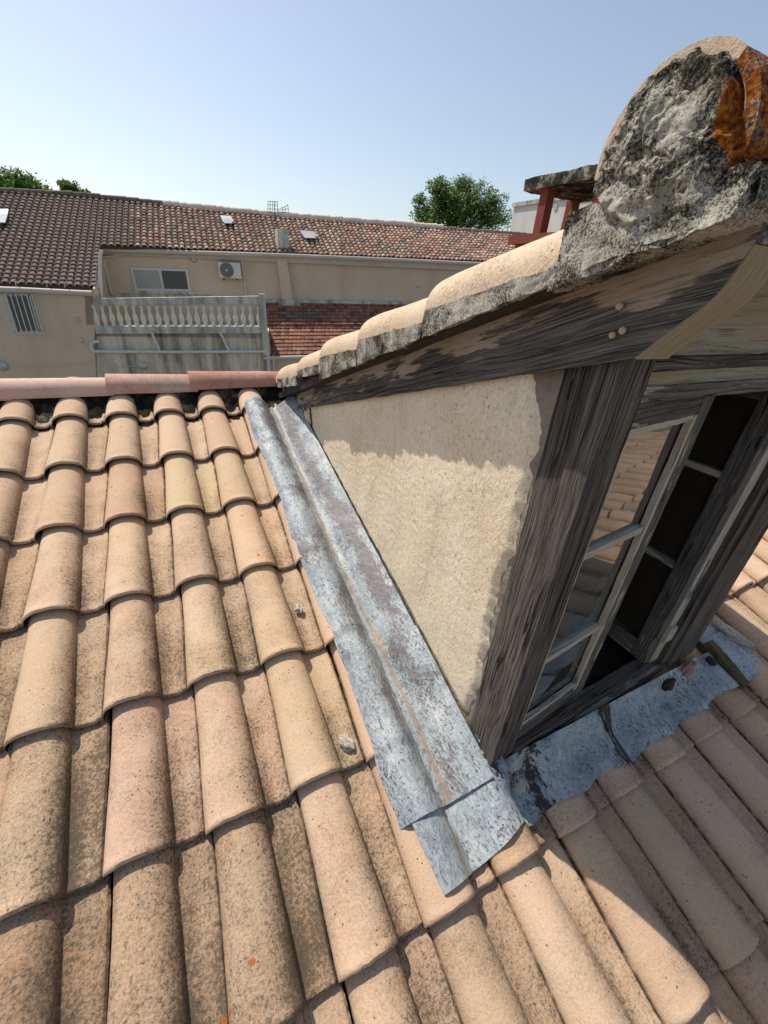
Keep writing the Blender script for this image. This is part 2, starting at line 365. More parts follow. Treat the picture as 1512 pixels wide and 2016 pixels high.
def mat_glass(name, tint=(.9, .95, .95), film=.04, dc=(.4, .4, .38)):
    m = MT(name); nt = m.nt
    tr = nt.nodes.new('ShaderNodeBsdfTransparent'); tr.inputs[0].default_value = (*tint, 1)
    gl = nt.nodes.new('ShaderNodeBsdfGlossy'); gl.inputs['Roughness'].default_value = .015
    gl.inputs[0].default_value = (1, 1, 1, 1)
    nz = m.bump(m.noise(m.tex(), 9, 1), .12, .002); nt.links.new(nz, gl.inputs['Normal'])
    fr = nt.nodes.new('ShaderNodeFresnel'); fr.inputs[0].default_value = 1.7
    mx = nt.nodes.new('ShaderNodeMixShader'); nt.links.new(m.math('ADD', fr.outputs[0], .05, clamp=True), mx.inputs[0]); nt.links.new(tr.outputs[0], mx.inputs[1]); nt.links.new(gl.outputs[0], mx.inputs[2])
    df = nt.nodes.new('ShaderNodeBsdfDiffuse'); df.inputs[0].default_value = (*dc, 1)
    m2 = nt.nodes.new('ShaderNodeMixShader'); m2.inputs[0].default_value = film
    nt.links.new(mx.outputs[0], m2.inputs[1]); nt.links.new(df.outputs[0], m2.inputs[2]); nt.links.new(m2.outputs[0], m.out.inputs[0])
    return m.m
M['glass'] = mat_glass('window_glass')
M['dimglass'] = mat_glass('old_glass_brown_reflection', (.5, .45, .38), .16, (.20, .165, .12))  # brown diffuse film painted in to imitate the dark room mirrored in the panes
def mat_skyglass():
    m = MT('roof_light_glass'); return m.done((.42, .47, .50), .08, None, .9)
M['skyglass'] = mat_skyglass()

def mat_facade(name, c, stain=0.0):
    m = MT(name); P = m.tex()
    col = m.mix(m.noise(P, 1.1, 4, .6), tuple(x * .86 for x in c), tuple(x * 1.1 for x in c))
    col = m.mix(1.0, col, m.ramp(m.noise(P, 26, 3, .7), [(.3, .93), (.7, 1.06)]), 'MULTIPLY')
    if stain:
        s1 = m.noise(m.map(P, (3.2, 3.2, .40)), 1.0, 5, .65)
        col = m.mix(m.ramp(s1, [(.50 - .1 * stain, 0.0), (.68, .85)]), col, (.10, .095, .085))
        s2 = m.noise(m.map(P, (1, 1, 1), (3, 3, 3)), 7, 5, .7)
        col = m.mix(m.ramp(s2, [(.52, 0.0), (.70, .6 * stain)]), col, (.62, .60, .54))
    else:
        s1 = m.noise(m.map(P, (1.2, 1.2, .22)), 1.0, 5, .65)
        col = m.mix(m.ramp(s1, [(.50, 0.0), (.75, .45)]), col, tuple(x * .62 for x in c))
    return m.done(col, .92, m.bump(m.noise(P, 40, 3, .6), .3, .01), .15)
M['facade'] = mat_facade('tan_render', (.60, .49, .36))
M['facade_st'] = mat_facade('stained_render', (.66, .585, .44), .8)
M['concrete'] = mat_facade('stained_concrete', (.60, .58, .50), 1.3)
M['balust'] = mat_facade('pale_cast_stone', (.72, .69, .58))
M['white'] = mat_simple('white_plastic', (.62, .60, .56), .5, nscale=6, var=.1)
M['gutter'] = mat_simple('weathered_gutter', (.52, .47, .40), .6, nscale=5, var=.18)
M['frame'] = mat_simple('white_window_frame', (.60, .59, .55), .45, nscale=6, var=.06)
M['alu'] = mat_simple('pale_metal', (.45, .46, .46), .4, nscale=9, var=.08, metal=.5)
M['darkmetal'] = mat_simple('dark_metal', (.09, .09, .09), .5, nscale=30)
M['redbrick'] = mat_facade('red_chimney_brick', (.21, .065, .042))
M['slab'] = mat_mortar(); M['whitewall'] = mat_facade('pale_render', (.62, .60, .56))
def mat_bgtile(name):
    m = MT(name); P = m.tex(); c = m.attr()
    col = m.mix(1.0, c, m.ramp(m.noise(P, 14, 4, .7), [(.3, .6), (.5, .95), (.7, 1.3)]), 'MULTIPLY')
    col = m.mix(m.ramp(m.noise(P, 45, 3, .7), [(.52, 0.0), (.7, .7)]), col, (.05, .042, .036))
    return m.done(col, .9, m.bump(m.noise(P, 60, 2), .4, .01), .2)
M['bgtile'] = mat_bgtile('old_far_tile')
def mat_leaf(name, a, b):
    m = MT(name); c = m.attr(0)
    col = m.mix(c, a, b)
    m.done(col, .6, None, .3)
    tl = m.nt.nodes.new('ShaderNodeBsdfTranslucent'); m.set(tl, 0, m.mix(1.0, col, (1.3, 1.5, .6), 'MULTIPLY'))
    mx = m.nt.nodes.new('ShaderNodeMixShader'); mx.inputs[0].default_value = .35
    m.nt.links.new(m.b.outputs[0], mx.inputs[1]); m.nt.links.new(tl.outputs[0], mx.inputs[2]); m.nt.links.new(mx.outputs[0], m.out.inputs[0])
    return m.m
M['leaf'] = mat_leaf('green_leaves', (.055, .11, .018), (.16, .25, .045))
M['bark'] = mat_simple('bark', (.09, .07, .05), .9, nscale=20, bump=.5)
M['asphalt'] = mat_simple('courtyard_ground', (.16, .15, .13), .9, nscale=3)

# ================================================================== THE TILED ROOF IN FRONT
W = 0.21; G = 0.36078
def rp(x, s, h): return Vector((x, s * CA - h * SA, s * SA + h * CA))   # s = metres up the slope, h = above it
NP = 22
def prof(u, v):
    """u 0..1 across one tile, v 0..1 from the lip up: (x, h)"""
    inset = .013 * sstep(0, 1, v) + .002 * math.sin(v * 3)
    xr = .142 - .008 * v
    cut = .68
    if u < cut:
        th = math.pi * (u / cut); k = .5 - .5 * math.cos(th)
        x = inset + (xr - inset) * k
        h = .004 + (.055 - .006 * v) * (math.sin(th) ** .86)
    else:
        k = (u - cut) / (1 - cut)
        x = xr + (W + inset * .9 - xr - .0002) * k
        h = -.002 * math.sin(math.pi * min(1, k * 1.2)) + (.0065 * sstep(.70, .82, k) - .004 * sstep(.93, 1, k)) + .004 * (1 - sstep(0, .25, k))
    return x, h
LIP = [(.050, -.0105), (.004, -.0105), (-.001, -.0095), (-.0025, -.006), (-.001, -.002), (.003, .0016), (.009, .0024), (.015, .001), (.022, -.0004), (.034, 0)]
def add_tile(mb, col, row, slope=None, hi=True, x0=None, tint=None):
    rnd = random.Random(col * 131 + row * 7919 + 5)
    t = tint if tint is not None else rnd.random() ** 1.1 * (.80 if col < 5 or row < 6 else .5)
    br = rnd.random(); gr = .06 + rnd.random() * .46 + .40 * min(1, max(0, (row - 2) / 5)) - (.24 if col >= 5 else (.08 if col == 4 else 0)) + (.12 if col <= 3 else 0)
    if row <= 3: gr *= .75
    mb.col = (t, br, gr, 1)
    dx = rnd.uniform(-.0016, .0016); dh = rnd.uniform(0, .0035); ds = rnd.uniform(-.005, .005); sk = rnd.uniform(-.010, .010)
    X0 = (col - 5) * W + dx; S0 = -(row - 1) * G + ds
    f = slope or rp
    us = [i / NP * .68 for i in range(NP + 1)] + [.68 + .32 * k for k in (.12, .3, .5, .68, .74, .80, .86, .94, .985, 1.0)]
    if not hi: us = [i / 10 * .68 for i in range(11)] + [.68 + .32 * k for k in (.3, .7, .8, 1.0)]
    seq = [(s, h) for s, h in LIP] + [(.034 + (G + .035 - .034) * k / (5 if hi else 2), 0) for k in range(1, (6 if hi else 3))]
    if not hi: seq = seq[1::3] + seq[-2:]
    rows = []
    for s, hh in seq:
        v = min(1, max(0, s / G)); r = []
        for u in us:
            x, h = prof(u, v)
            wob = noise.noise(Vector((X0 * 9 + x * 12, S0 * 5 + s * 7, 0))) * .0016
            if s < .02: wob += noise.noise(Vector((X0 * 90 + x * 110, S0 * 50, 4))) * .0009
            r.append(mb.vert(f(X0 + x + sk * s, S0 + s + (noise.noise(Vector(((X0 + x) * 45, S0 * 7, 2))) * .0022 if s < .02 else 0), h + hh + dh - .0170 * (max(0, s) / G) + wob)))
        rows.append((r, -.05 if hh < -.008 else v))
    for a in range(len(rows) - 1):
        for k in range(len(us) - 1):
            v0, v1 = rows[a][1], rows[a + 1][1]
            mb.face([rows[a][0][k], rows[a][0][k + 1], rows[a + 1][0][k + 1], rows[a + 1][0][k]], [(us[k], v0), (us[k + 1], v0), (us[k + 1], v1), (us[k], v1)])
    # left edge of the roll drops to the neighbour's flange, right edge has a thickness
    for k, uu in ((0, 0.0), (len(us) - 1, 1.0)):
        low = [mb.vert(mb.v[r[0][k]] + Vector((0, SA, -CA)) * .012) for r in rows]
        for a in range(len(rows) - 1):
            q = [rows[a][0][k], rows[a + 1][0][k], low[a + 1], low[a]]
            if k: q.reverse()
            mb.face(q, [(uu, rows[a][1])] * 4)
roof = thing('tiled_roof', 'near roof of pale peach and ochre interlocking clay roll tiles, pink ridge tiles along its top', 'roof', (0, -1.5, -.45))
mb = MB()
TINT = {(3, 2): .93, (4, 5): .88, (2, 5): .6}
DX0, DX1, DY0 = .36, 1.20, -1.76
YEL = {(3, 3): .92, (4, 5): .87, (3, 5): .5}
for row in range(1, 24):
    for col in range(-9, 34):
        X0 = (col - 5) * W; y_lip = -(row - 1) * G * CA
        if X0 >= DX0 - .07 and X0 + W <= DX1 + .12 and y_lip > DY0: continue
        if X0 > .15 and X0 + W <= DX1 and y_lip > -1.76: continue
        near = (X0 < 2.2 and row < 11)
        if not near and (row < 4 and X0 > 3.2): continue
        add_tile(mb, col, row, hi=near, tint=YEL.get((col, row)))
obj('tile_covering', mb, M['tile'], roof, smooth=35)
# far slope behind the ridge
mb = MB()
def rp2(x, s, h): return Vector((x, .36 - (s * CA - h * SA), .0 + s * SA + h * CA + .045))
for row in range(1, 8):
    for col in list(range(-9, 6)) + list(range(11, 25)): add_tile(mb, col, row + 20, slope=lambda x, s, h: rp2(x, s + 19 * G, h), hi=False)
obj('rear_tile_covering', mb, M['tile'], roof, smooth=35)
# boards under the tiles so nothing shows through
mb = MB(); mb.hexa([rp(x, s, h) for h in (-.075, -.045) for s in (-8.3, .33) for x in (-3.1, 6.1)])
mb.hexa([Vector((x, y, z + h)) for h in (-.11, -.06) for y, z in ((.34, .08), (3.2, -.76)) for x in (-3.1, 4.3)])
obj('roof_deck', mb, M['black'], roof)
# mortar bed of the ridge
mb = MB()
def bed(x0, x1, seed):
    n = int((x1 - x0) / .008)
    def f(u, v):
        x = x0 + (x1 - x0) * u
        pts = [(-.02, -.02), (.09, .030), (.145, .060), (.18, .098), (.215, .118), (.30, .118), (.36, .05), (.40, -.03)]
        k = v * (len(pts) - 1); i = min(int(k), len(pts) - 2); t = k - i
        s = pts[i][0] * (1 - t) + pts[i + 1][0] * t; h = pts[i][1] * (1 - t) + pts[i + 1][1] * t
        ph = ((x / W) % 1.0)
        p = Vector((x, s, SA * s * .35 + h))
        n1 = noise.noise_vector(p * 28) * .010 + noise.noise_vector(p * 75) * .006
        return p + n1
    mb.grid(f, n, 22, lambda u, v: (u, v))
mb.col = (.86, 0, 0, 1)
bed(-3.0, .46, 1); bed(1.32, 4.2, 2)
obj('ridge_mortar', mb, M['mortar'], roof, smooth='all')
def ridge_tile(x0, x1, z0, z1, r0, r1, y, tint, lab, par=roof, mat='ridge'):
    mb = MB(); mb.col = (*tint, 1)
    def f(rad):
        def g(u, v):
            x = x0 + (x1 - x0) * v; r = (r0 + (r1 - r0) * v) + rad; th = R_(-4) + R_(188) * u
            return Vector((x, y - math.cos(th) * r, z0 + (z1 - z0) * v + math.sin(th) * r * .95)) + noise.noise_vector(Vector((x * 6, th, y))) * .0025
        return g
    mb.grid(f(0), 20, 14, lambda u, v: (u, v)); mb.grid(f(-.013), 20, 14, lambda u, v: (u, v), flip=True)
    for vv, fl in ((0, 1), (1, 0)):
        mb.grid(lambda u, v: f(-.013 * v)(u, vv), 20, 1, lambda u, v: (u, v), flip=bool(fl))
    mb.grid(lambda u, v: f(-.013 * u)(0, v), 1, 14, lambda u, v: (u, v), flip=True)
    return obj('ridge_tile', mb, M[mat], par, smooth=40, label=lab)
ridge_tile(-1.62, -.99, .101, .098, .076, .076, .215, (.1, .6, .2), 'far left ridge tile')
ridge_tile(-1.075, -.585, .103, .099, .077, .071, .215, (.12, .9, .15), 'salmon pink ridge tile')
ridge_tile(-.605, -.19, .108, .098, .082, .074, .215, (.35, .6, .95), 'pink ridge tile with dark peeling lichen')
ridge_tile(-.225, .32, .110, .108, .082, .066, .215, (.95, .5, .5), 'deeper red ridge tile tapering to the dormer')
for k in range(6):
    ridge_tile(-3.05 + k * .0 if k == 0 else 1.35 + (k - 1) * .45, -1.6 if k == 0 else 1.83 + (k - 1) * .45, .10, .10, .088, .080, .215, (.3, .5, .4), None)

# ================================================================== LEAD
def drape(x):   # height of the tile surface at x
    ph = (x / W) % 1.0
    xx = ph * W
    if xx < .142: return .004 + .055 * math.sin(math.pi * xx / .142) ** .86
    return .002
def lead_h(x):
    """cross section of the side gutter: over the roll, into the gutter, up against the cheek"""
    if x < .15: return .009 + .068 * max(0, math.sin(math.pi * min(1, max(0, (x + .004) / .160)))) ** .8
    if x < .19: return .010 - .004 * math.sin((x - .15) / .04 * math.pi)
    return .009 + ((x - .19) / .11) ** .85 * .085
side = thing('side_lead_flashing', 'long blue grey lead gutter with purple streaks between roof tiles and beige dormer cheek', 'flashing', (.15, -1, -.28))
def lead_piece(s0, s1, lift, lab):
    mb = MB(); n = int(abs(s1 - s0) / .012)
    def g(dn):
        def f(u, v):
            s = s0 + (s1 - s0) * v; y = s * CA
            xl = .022 + .006 * math.sin(s * 7.3) + .006 * noise.noise(Vector((s * 9, 0, 3)))
            x = xl + (.293 - xl) * u
            h = lead_h(x) + lift * (1 - v) * 1.0 + dn
            if u < .04: h -= .006
            w_ = noise.noise_vector(Vector((x * 14, s * 8, 1))) * .0075 + noise.noise_vector(Vector((x * 32, s * 24, 1))) * .0015
            h += (w_.z) * (1 - sstep(.8, 1, u) * .5)
            # low swells where each tile course passes underneath
            ph = ((-s) / G) % 1.0; h += .006 * sstep(.8, .98, ph) * (1 - sstep(.13, .16, x)) - .0
            p = rp(x + w_.x * .6 * (1 - u), s, h)
            silt = math.exp(-((x - .170 + .004 * noise.noise(Vector((1, s * 6, 2))) + .006 * math.sin(s * 5) - .012 * max(0, -s - 1.2)) / (.0105 + .005 * noise.noise(Vector((0, s * 9, 5))))) ** 2)
            pt = .85 * math.exp(-((x - .235 - .02 * math.sin(s * 4)) / .030) ** 2) * (.55 + .45 * sstep(-1.9, -1.2, s)) + .75 * math.exp(-((x - .075) / .05) ** 2) * max(0, noise.noise(Vector((3, s * 3.3, 9))) * 2.2) + .5 * math.exp(-((x - .125) / .02) ** 2)
            mb.col = (silt, 0, min(1, pt), 1)
            return p
        return f
    mb.grid(g(0), 46, n, lambda u, v: (u, v)); mb.grid(g(-.003), 46, n, lambda u, v: (u, v), flip=True)
    mb.grid(lambda u, v: g(-.003 * v)(u, 1), 46, 1, flip=False); mb.grid(lambda u, v: g(-.003 * u)(0, v), 1, n, flip=True)
    obj('lead_sheet', mb, M['lead'], side, smooth='all', label=lab)
lead_piece(.02, -1.145, .004, 'upper lead sheet'); lead_piece(-1.125, -1.53, .004, 'middle lead sheet'); lead_piece(-1.51, -1.985, .012, 'lowest lead sheet')

def lead_front(s):  # a draped sheet under the window; s = list of parameters
    pass
apron = thing('front_lead_apron', 'crumpled blue grey lead apron with black tarry spots below the dormer window sill', 'flashing', (.85, -1.97, -.52))
def apron_piece(x0, x1, yb, yf, tar, lab, lift=0.0, par=apron, jag=.006):
    mb = MB(); n = int((x1 - x0) / .008)
    def g(dn):
        def f(u, v):
            x = x0 + (x1 - x0) * u
            y_f = yf(u) + jag * math.sin(x * 31) + .004 * noise.noise(Vector((x * 20, 1, 1)))
            y = yb + (y_f - yb) * v
            s = y / CA
            hd = drape(x) * .95 + .017
            wall = .105 - .045 * sstep(1.24, 1.30, x) - .03 * sstep(.37, .345, x)
            h = wall + (hd - wall) * sstep(-.05, .55, v) if yb > -1.95 else hd
            h += lift + dn
            nz = noise.noise_vector(Vector((x * 15, y * 15, 4))) * .013 + noise.noise_vector(Vector((x * 38, y * 38, 4))) * .005
            h += nz.z * (1 - sstep(.85, 1, v) * .6)
            mb.col = (0, tar(x, v), 0, 1)
            return rp(x, s, h)
        return f
    mb.grid(g(0), n, 20, lambda u, v: (u, v), flip=True); mb.grid(g(-.003), n, 20, lambda u, v: (u, v))
    mb.grid(lambda u, v: g(-.003 * v)(u, 1), n, 1, flip=True)
    for uu in (0, 1): mb.grid(lambda u, v: g(-.003 * u)(uu, v), 1, 20, flip=bool(uu))
    return obj('lead_sheet', mb, M['lead'], par, smooth='all', label=lab)
apron_piece(.333, .735, -1.885, lambda u: -2.028, lambda x, v: .75 * math.exp(-((x - .735) / .02) ** 2) + .35 * math.exp(-((x - .42) / .03) ** 2) + .42, 'left apron sheet')
apron_piece(.725, 1.372, -1.885, lambda u: -2.035 + .025 * u, lambda x, v: .9 * math.exp(-((x - .745) / .016) ** 2) + .40 + .25 * math.exp(-((x - 1.12) / .05) ** 2) * (1 - v), 'right apron sheet', .003)
corner = thing('corner_lead_piece', 'small folded lead corner piece lapping out on the tiles below the dormer post', 'flashing', (.18, -2, -.55))
mb = MB()
def cpf(dn):
    def f(u, v):
        x = .036 + (.335 - .036) * u + .018 * v * (1 - u)
        yb = -1.80; yf = -2.052 + .012 * u + .022 * sstep(.45, 1, u)
        y = yb + (yf - yb) * v
        hd = (.012 + .056 * max(0, math.sin(math.pi * min(1, max(0, (x + .004) / .160)))) ** .8) if x < .155 else .010
        hd2 = .015 + (drape(x) * 1.0 if x > .20 else 0)
        k = sstep(.155, .22, x); h = hd * (1 - k) + hd2 * k
        h = max(h, .008); kk = sstep(.42, .78, v); h = (lead_h(x) - .006) * (1 - kk) + h * kk
        h = h + dn - .001
        h += noise.noise(Vector((x * 16, y * 14, 7))) * .006
        silt = math.exp(-((x - (.160 - .03 * v)) / .012) ** 2)
        mb.col = (silt, .36 + .45 * math.exp(-((x - .30) / .03) ** 2) * (1 - v), 0, 1)
        return rp(x, y / CA, h)
    return f
mb.grid(cpf(0), 44, 34, lambda u, v: (u, v), flip=True); mb.grid(cpf(-.003), 44, 34, lambda u, v: (u, v))
mb.grid(lambda u, v: cpf(-.003 * v)(u, 1), 44, 1, flip=True); mb.grid(lambda u, v: cpf(-.003 * u)(0, v), 1, 34)
obj('lead_sheet', mb, M['lead'], corner, smooth='all')
rflash = thing('right_lead_flashing', 'blue grey lead sheet with a lap seam on the tiles right of the dormer', 'flashing', (1.45, -1.9, -.5))
mb = MB()
def rff(y0, y1, lift, dn):
    def f(u, v):
        x = 1.375 + .20 * u; y = y0 + (y1 + .012 * u - y0) * v
        h = .060 - .010 * u + lift * (1 - v) + dn + noise.noise(Vector((x * 14, y * 14, 2))) * .007
        mb.col = (0, .38, 0, 1); return rp(x, y / CA, h)
    return f
for (a, b, l) in ((-1.0, -1.86, .0), (-1.845, -2.02, .007)):
    mb.grid(rff(a, b, l, .005), 24, 24, lambda u, v: (u, v), flip=True)
    mb.grid(lambda u, v: rff(a, b, l, .005 - .004 * v)(u, 1), 24, 1, flip=True); mb.grid(lambda u, v: rff(a, b, l, .005 - .004 * v)(1, u), 24, 1)
obj('lead_sheet', mb, M['lead'], rflash, smooth='all')

# ================================================================== THE DORMER
dm = thing('dormer', 'old dormer with beige roughcast cheek, weathered grey timber frame and half open casement window', 'dormer', (.75, -1.2, -.4))
XC = .30
fb = lambda y: .002 - .3185 * y             # underside of the barge board / top of the cheek
# roughcast cheek
mb = MB()
def cheek(u, v):
    z_rag = noise.noise(Vector((v * 9, 3, 0))) * .016 + noise.noise(Vector((v * 34, 8, 0))) * .008 + noise.noise(Vector((v * 3.1, 1, 7))) * .012
    # outline: back edge at y -.24, front edge ragged along the post, foot line follows the lead upstand
    yr = -1.783 + z_rag + .046 * sstep(.86, .99, v)
    yl = -.235
    y = yl + (yr - yl) * u
    z0 = TA * y + .088 + .004 * noise.noise(Vector((y * 22, 0, 5))); z1 = fb(y) + .01
    z = z0 + (z1 - z0) * v
    x = XC - .004 * noise.noise(Vector((y * 8, z * 8, 0))) - .0016 * noise.noise(Vector((y * 60, z * 60, 0))) + .010 * sstep(.985, 1.0, u) + .006 * sstep(.03, 0, v)
    return Vector((x, y, z))
mb.grid(cheek, 190, 110, lambda u, v: (u, v), flip=True)
mb.grid(lambda u, v: cheek(1, v) + Vector((.016 * u, 0, 0)), 1, 110, flip=True)
mb.grid(lambda u, v: cheek(u, 0) + Vector((.016 * v, 0, 0)), 110, 1)
mb.grid(lambda u, v: cheek(0, v) + Vector((.016 * u, 0, 0)), 1, 60)
obj('cheek_wall', mb, M['plaster'], dm, smooth='all')
# grey backing mortar seen between render and post, and the core of the walls
mb = MB(); mb.hexa([Vector((x, y, z)) for z0 in (0, 1) for y in (-1.83, -.12) for x in (.309, .40) for z in ((TA * y - .02, fb(y) + .05)[z0],)], (1, 60, 40), .003, 30)
obj('wall_core', mb, M['raw_mortar'], dm)
mb = MB(); mb.hexa([Vector((x, y, (TA * y - .02, fb(y) + .12)[z0])) for z0 in (0, 1) for y in (-1.86, .10) for x in (1.18, 1.27)], (1, 2, 2))
obj('right_cheek_wall', mb, M['plaster'], dm)
# chip of loose render at the back end of the cheek
mb = MB(); mb.hexa([Vector((x, y, z)) for z in (-.15, .058) for y in (-.262 - (.03 if z > 0 else 0.0), -.21) for x in (.293, .305)], (2, 6, 18), .006, 25, 3)
obj('loose_render', mb, M['plaster'], dm)
mb = MB()
mb.hexa([Vector(p) for p in ((.2975, -.318, .095), (.2975, -.34, -.085), (.300, -.318, .095), (.300, -.34, -.085), (.2975, -.290, .095), (.2975, -.3385, -.085), (.300, -.290, .095), (.300, -.3385, -.085))], (24, 2, 4), .004, 30, 8)
obj('crack_shade', mb, M['dirt_and_shade'], dm)  # dark sliver proud of the render, its colour imitating shade inside a crack
# pink broken bedding along the back edge
mb = MB(); mb.hexa([Vector((x, y, (TA * y + .06, fb(y) + .02)[z0])) for z0 in (0, 1) for y in (-.215, -.17) for x in (.296, .33)], (2, 4, 16), .008, 40, 2)
obj('broken_bedding', mb, M['pinkmortar'], dm)

def post(name, x0, x1, y0, y1, zb, zt, mat, seed, parent=dm, lean=0.0, lab=None):
    mb = MB(); mb.hexa([Vector((x + (lean if k else 0), y, zt(y) if (k and callable(zt)) else (zt if k else zb))) for x in (x0, x1) for y in (y0, y1) for k in (0, 1)], (70, 6, 6), .0012, 14, seed)
    return obj(name, mb, M[mat], parent, label=lab, smooth=30)
post('corner_post', .3045, .368, -1.852, -1.797, -.50, lambda y: fb(y) + .02, 'wood_post', 1, lab='near corner post, grey brown split timber')
post('corner_post', .300, .372, -1.906, -1.856, -.488, .612, 'wood_post', 2, lab='front layer of the near corner post')
post('corner_post', 1.10, 1.245, -1.895, -1.80, -.44, .612, 'wood_post', 3, lab='right corner post')
post('corner_post', 1.06, 1.10, -1.888, -1.82, -.42, .60, 'wood_post', 4, lab='inner layer of the right post')
post('window_frame', 1.015, 1.058, -1.872, -1.80, -.41, .58, 'wood_putty', 5)

# barge board: long side board with an ogee cut front end
END = [(1250, 705), (1262, 694), (1283, 678), (1333, 640), (1381, 607), (1410, 580), (1434, 552), (1450, 528), (1463, 508), (1478, 486), (1486, 478)]
EP = [onX(px, py, .285) for px, py in END]
mb = MB(); N = 90; up = []; 
def low(y):
    z = fb(y) + .0025 * noise.noise(Vector((y * 11, 0, 0)))
    if y < EP[0].y:
        for a, b in zip(EP, EP[1:]):
            if a.y >= y >= b.y: return a.z + (b.z - a.z) * (y - a.y) / (b.y - a.y)
        return EP[-1].z
    return z
y_end = EP[-1].y
def bb(xx, lo=0, nl=10):
    def f(u, v):
        uu = 1 - (1 - u) ** 1.6 if False else u
        y = -.10 + (y_end + .10) * uu
        zt = .115 - .343 * y; zb = low(y)
        return Vector((xx + .0012 * noise.noise(Vector((y * 20, zb * 60 + v * 9, xx))), y, zb + (zt - zb) * v))
    return f
BL = abs(y_end)
def uvb(u, v):
    y = -.10 + (y_end + .10) * u; zt = .115 - .343 * y; zb = low(y)
    return (u * BL, (zt - zb) * (1 - v))
mb.grid(bb(.285), 260, 12, uvb, flip=True); mb.grid(bb(.356), 260, 12, uvb)
mb.grid(lambda u, v: bb(.285)(u, 0) * (1 - v) + bb(.356)(u, 0) * v, 260, 4, lambda u, v: (u * BL, v * .07 + .4))
mb.grid(lambda u, v: bb(.285)(u, 1) * (1 - v) + bb(.356)(u, 1) * v, 260, 1, lambda u, v: (u * BL, v * .07 + .4), flip=True)
mb.grid(lambda u, v: bb(.285)(0, u) * (1 - v) + bb(.356)(0, u) * v, 4, 2, uvb)
mb.grid(lambda u, v: bb(.285)(1, u) * (1 - v) + bb(.356)(1, u) * v, 4, 2, uvb, flip=True)
barge = obj('barge_board', mb, M['wood_barge'], dm, smooth=30)
# painted cut end: thin skin over the ogee
mb = MB()
def skin(o):
    def f(u, v):
        k = u * (len(EP) - 1); i = min(int(k), len(EP) - 2); t = k - i; a = EP[i] * (1 - t) + EP[i + 1] * t
        return Vector((.2858 + (.0725) * v, a.y - .0022 - o, a.z - .0016 - o * .6))
    return f
mb.grid(skin(0), 60, 6, lambda u, v: (u * .2, v * .075), flip=False); mb.grid(lambda u, v: skin(0)(u, 0) + Vector((0, .004 * v, .003 * v)), 60, 1, lambda u, v: (u * .2, v * .01), flip=True)
obj('painted_end', mb, M['wood_green'], barge, smooth='all')
for (px, py, r) in ((1221, 603, .0052), (1207, 660, .0048), (1227, 651, .0052)):
    p = onX(px, py, .2835); mb = MB(); mb.lathe([(r, 0), (r, .003), (r * .8, .0048), (r * .3, .0058)], p, 14, Vector((-1, 0, .1)))
    obj('wooden_plug', mb, M['nail'], barge, smooth=True)
p = onX(597, 804, .283); mb = MB(); mb.lathe([(.007, 0), (.007, .004), (.003, .0045)], p, 10, Vector((-1, 0, 0))); obj('screw', mb, M['alu'], barge)

# boards above the window
def hboard(name, y0, y1, z0, z1, mat, seed, x0=.356, x1=1.26, amp=.0015, lab=None, par=dm):
    mb = MB(); mb.hexa([Vector((x, y, z)) for z in (z0, z1) for y in (y0, y1) for x in (x0, x1)], (70, 3, 8), amp, 18, seed, seed * .17)
    return obj(name, mb, M[mat], par, label=lab, smooth=30)
hboard('frieze_board', -1.898, -1.86, .612, .80, 'wood_green', 1, lab='wide pale painted board under the eaves')
lint = hboard('lintel', -1.905, -1.80, .590, .611, 'wood_peel', 2, lab='upper lintel strip with mostly stripped paint')
hboard('lintel', -1.901, -1.80, .566, .5895, 'wood_green', 3, lab='painted lintel face')
hboard('lintel', -1.906, -1.80, .541, .5655, 'wood_peel', 4, lab='lower lintel edge, dark and peeling')
hboard('soffit', -2.02, -1.885, .775, .79, 'wood_dark', 5, x0=.24)

# sill
mb = MB()
mb.hexa([Vector(p) for p in ((.375, -1.912, -.505), (1.10, -1.868, -.470), (.375, -1.868, -.49), (1.10, -1.825, -.455), (.375, -1.912, -.425), (1.10, -1.868, -.415), (.375, -1.875, -.42), (1.10, -1.832, -.41))], (60, 6, 6), .0025, 22, 5)
obj('sill', mb, M['wood_post'], dm, smooth=30)
mb = MB()
mb.hexa([Vector(p) for p in ((.385, -1.928, -.52), (1.12, -1.882, -.49), (.385, -1.90, -.52), (1.12, -1.86, -.49), (.385, -1.925, -.478), (1.12, -1.882, -.448), (.385, -1.90, -.47), (1.12, -1.86, -.44))], (60, 4, 4), .003, 30, 6)
obj('sill', mb, M['wood_paint'], dm, smooth=30, label='weathered lower sill strip')

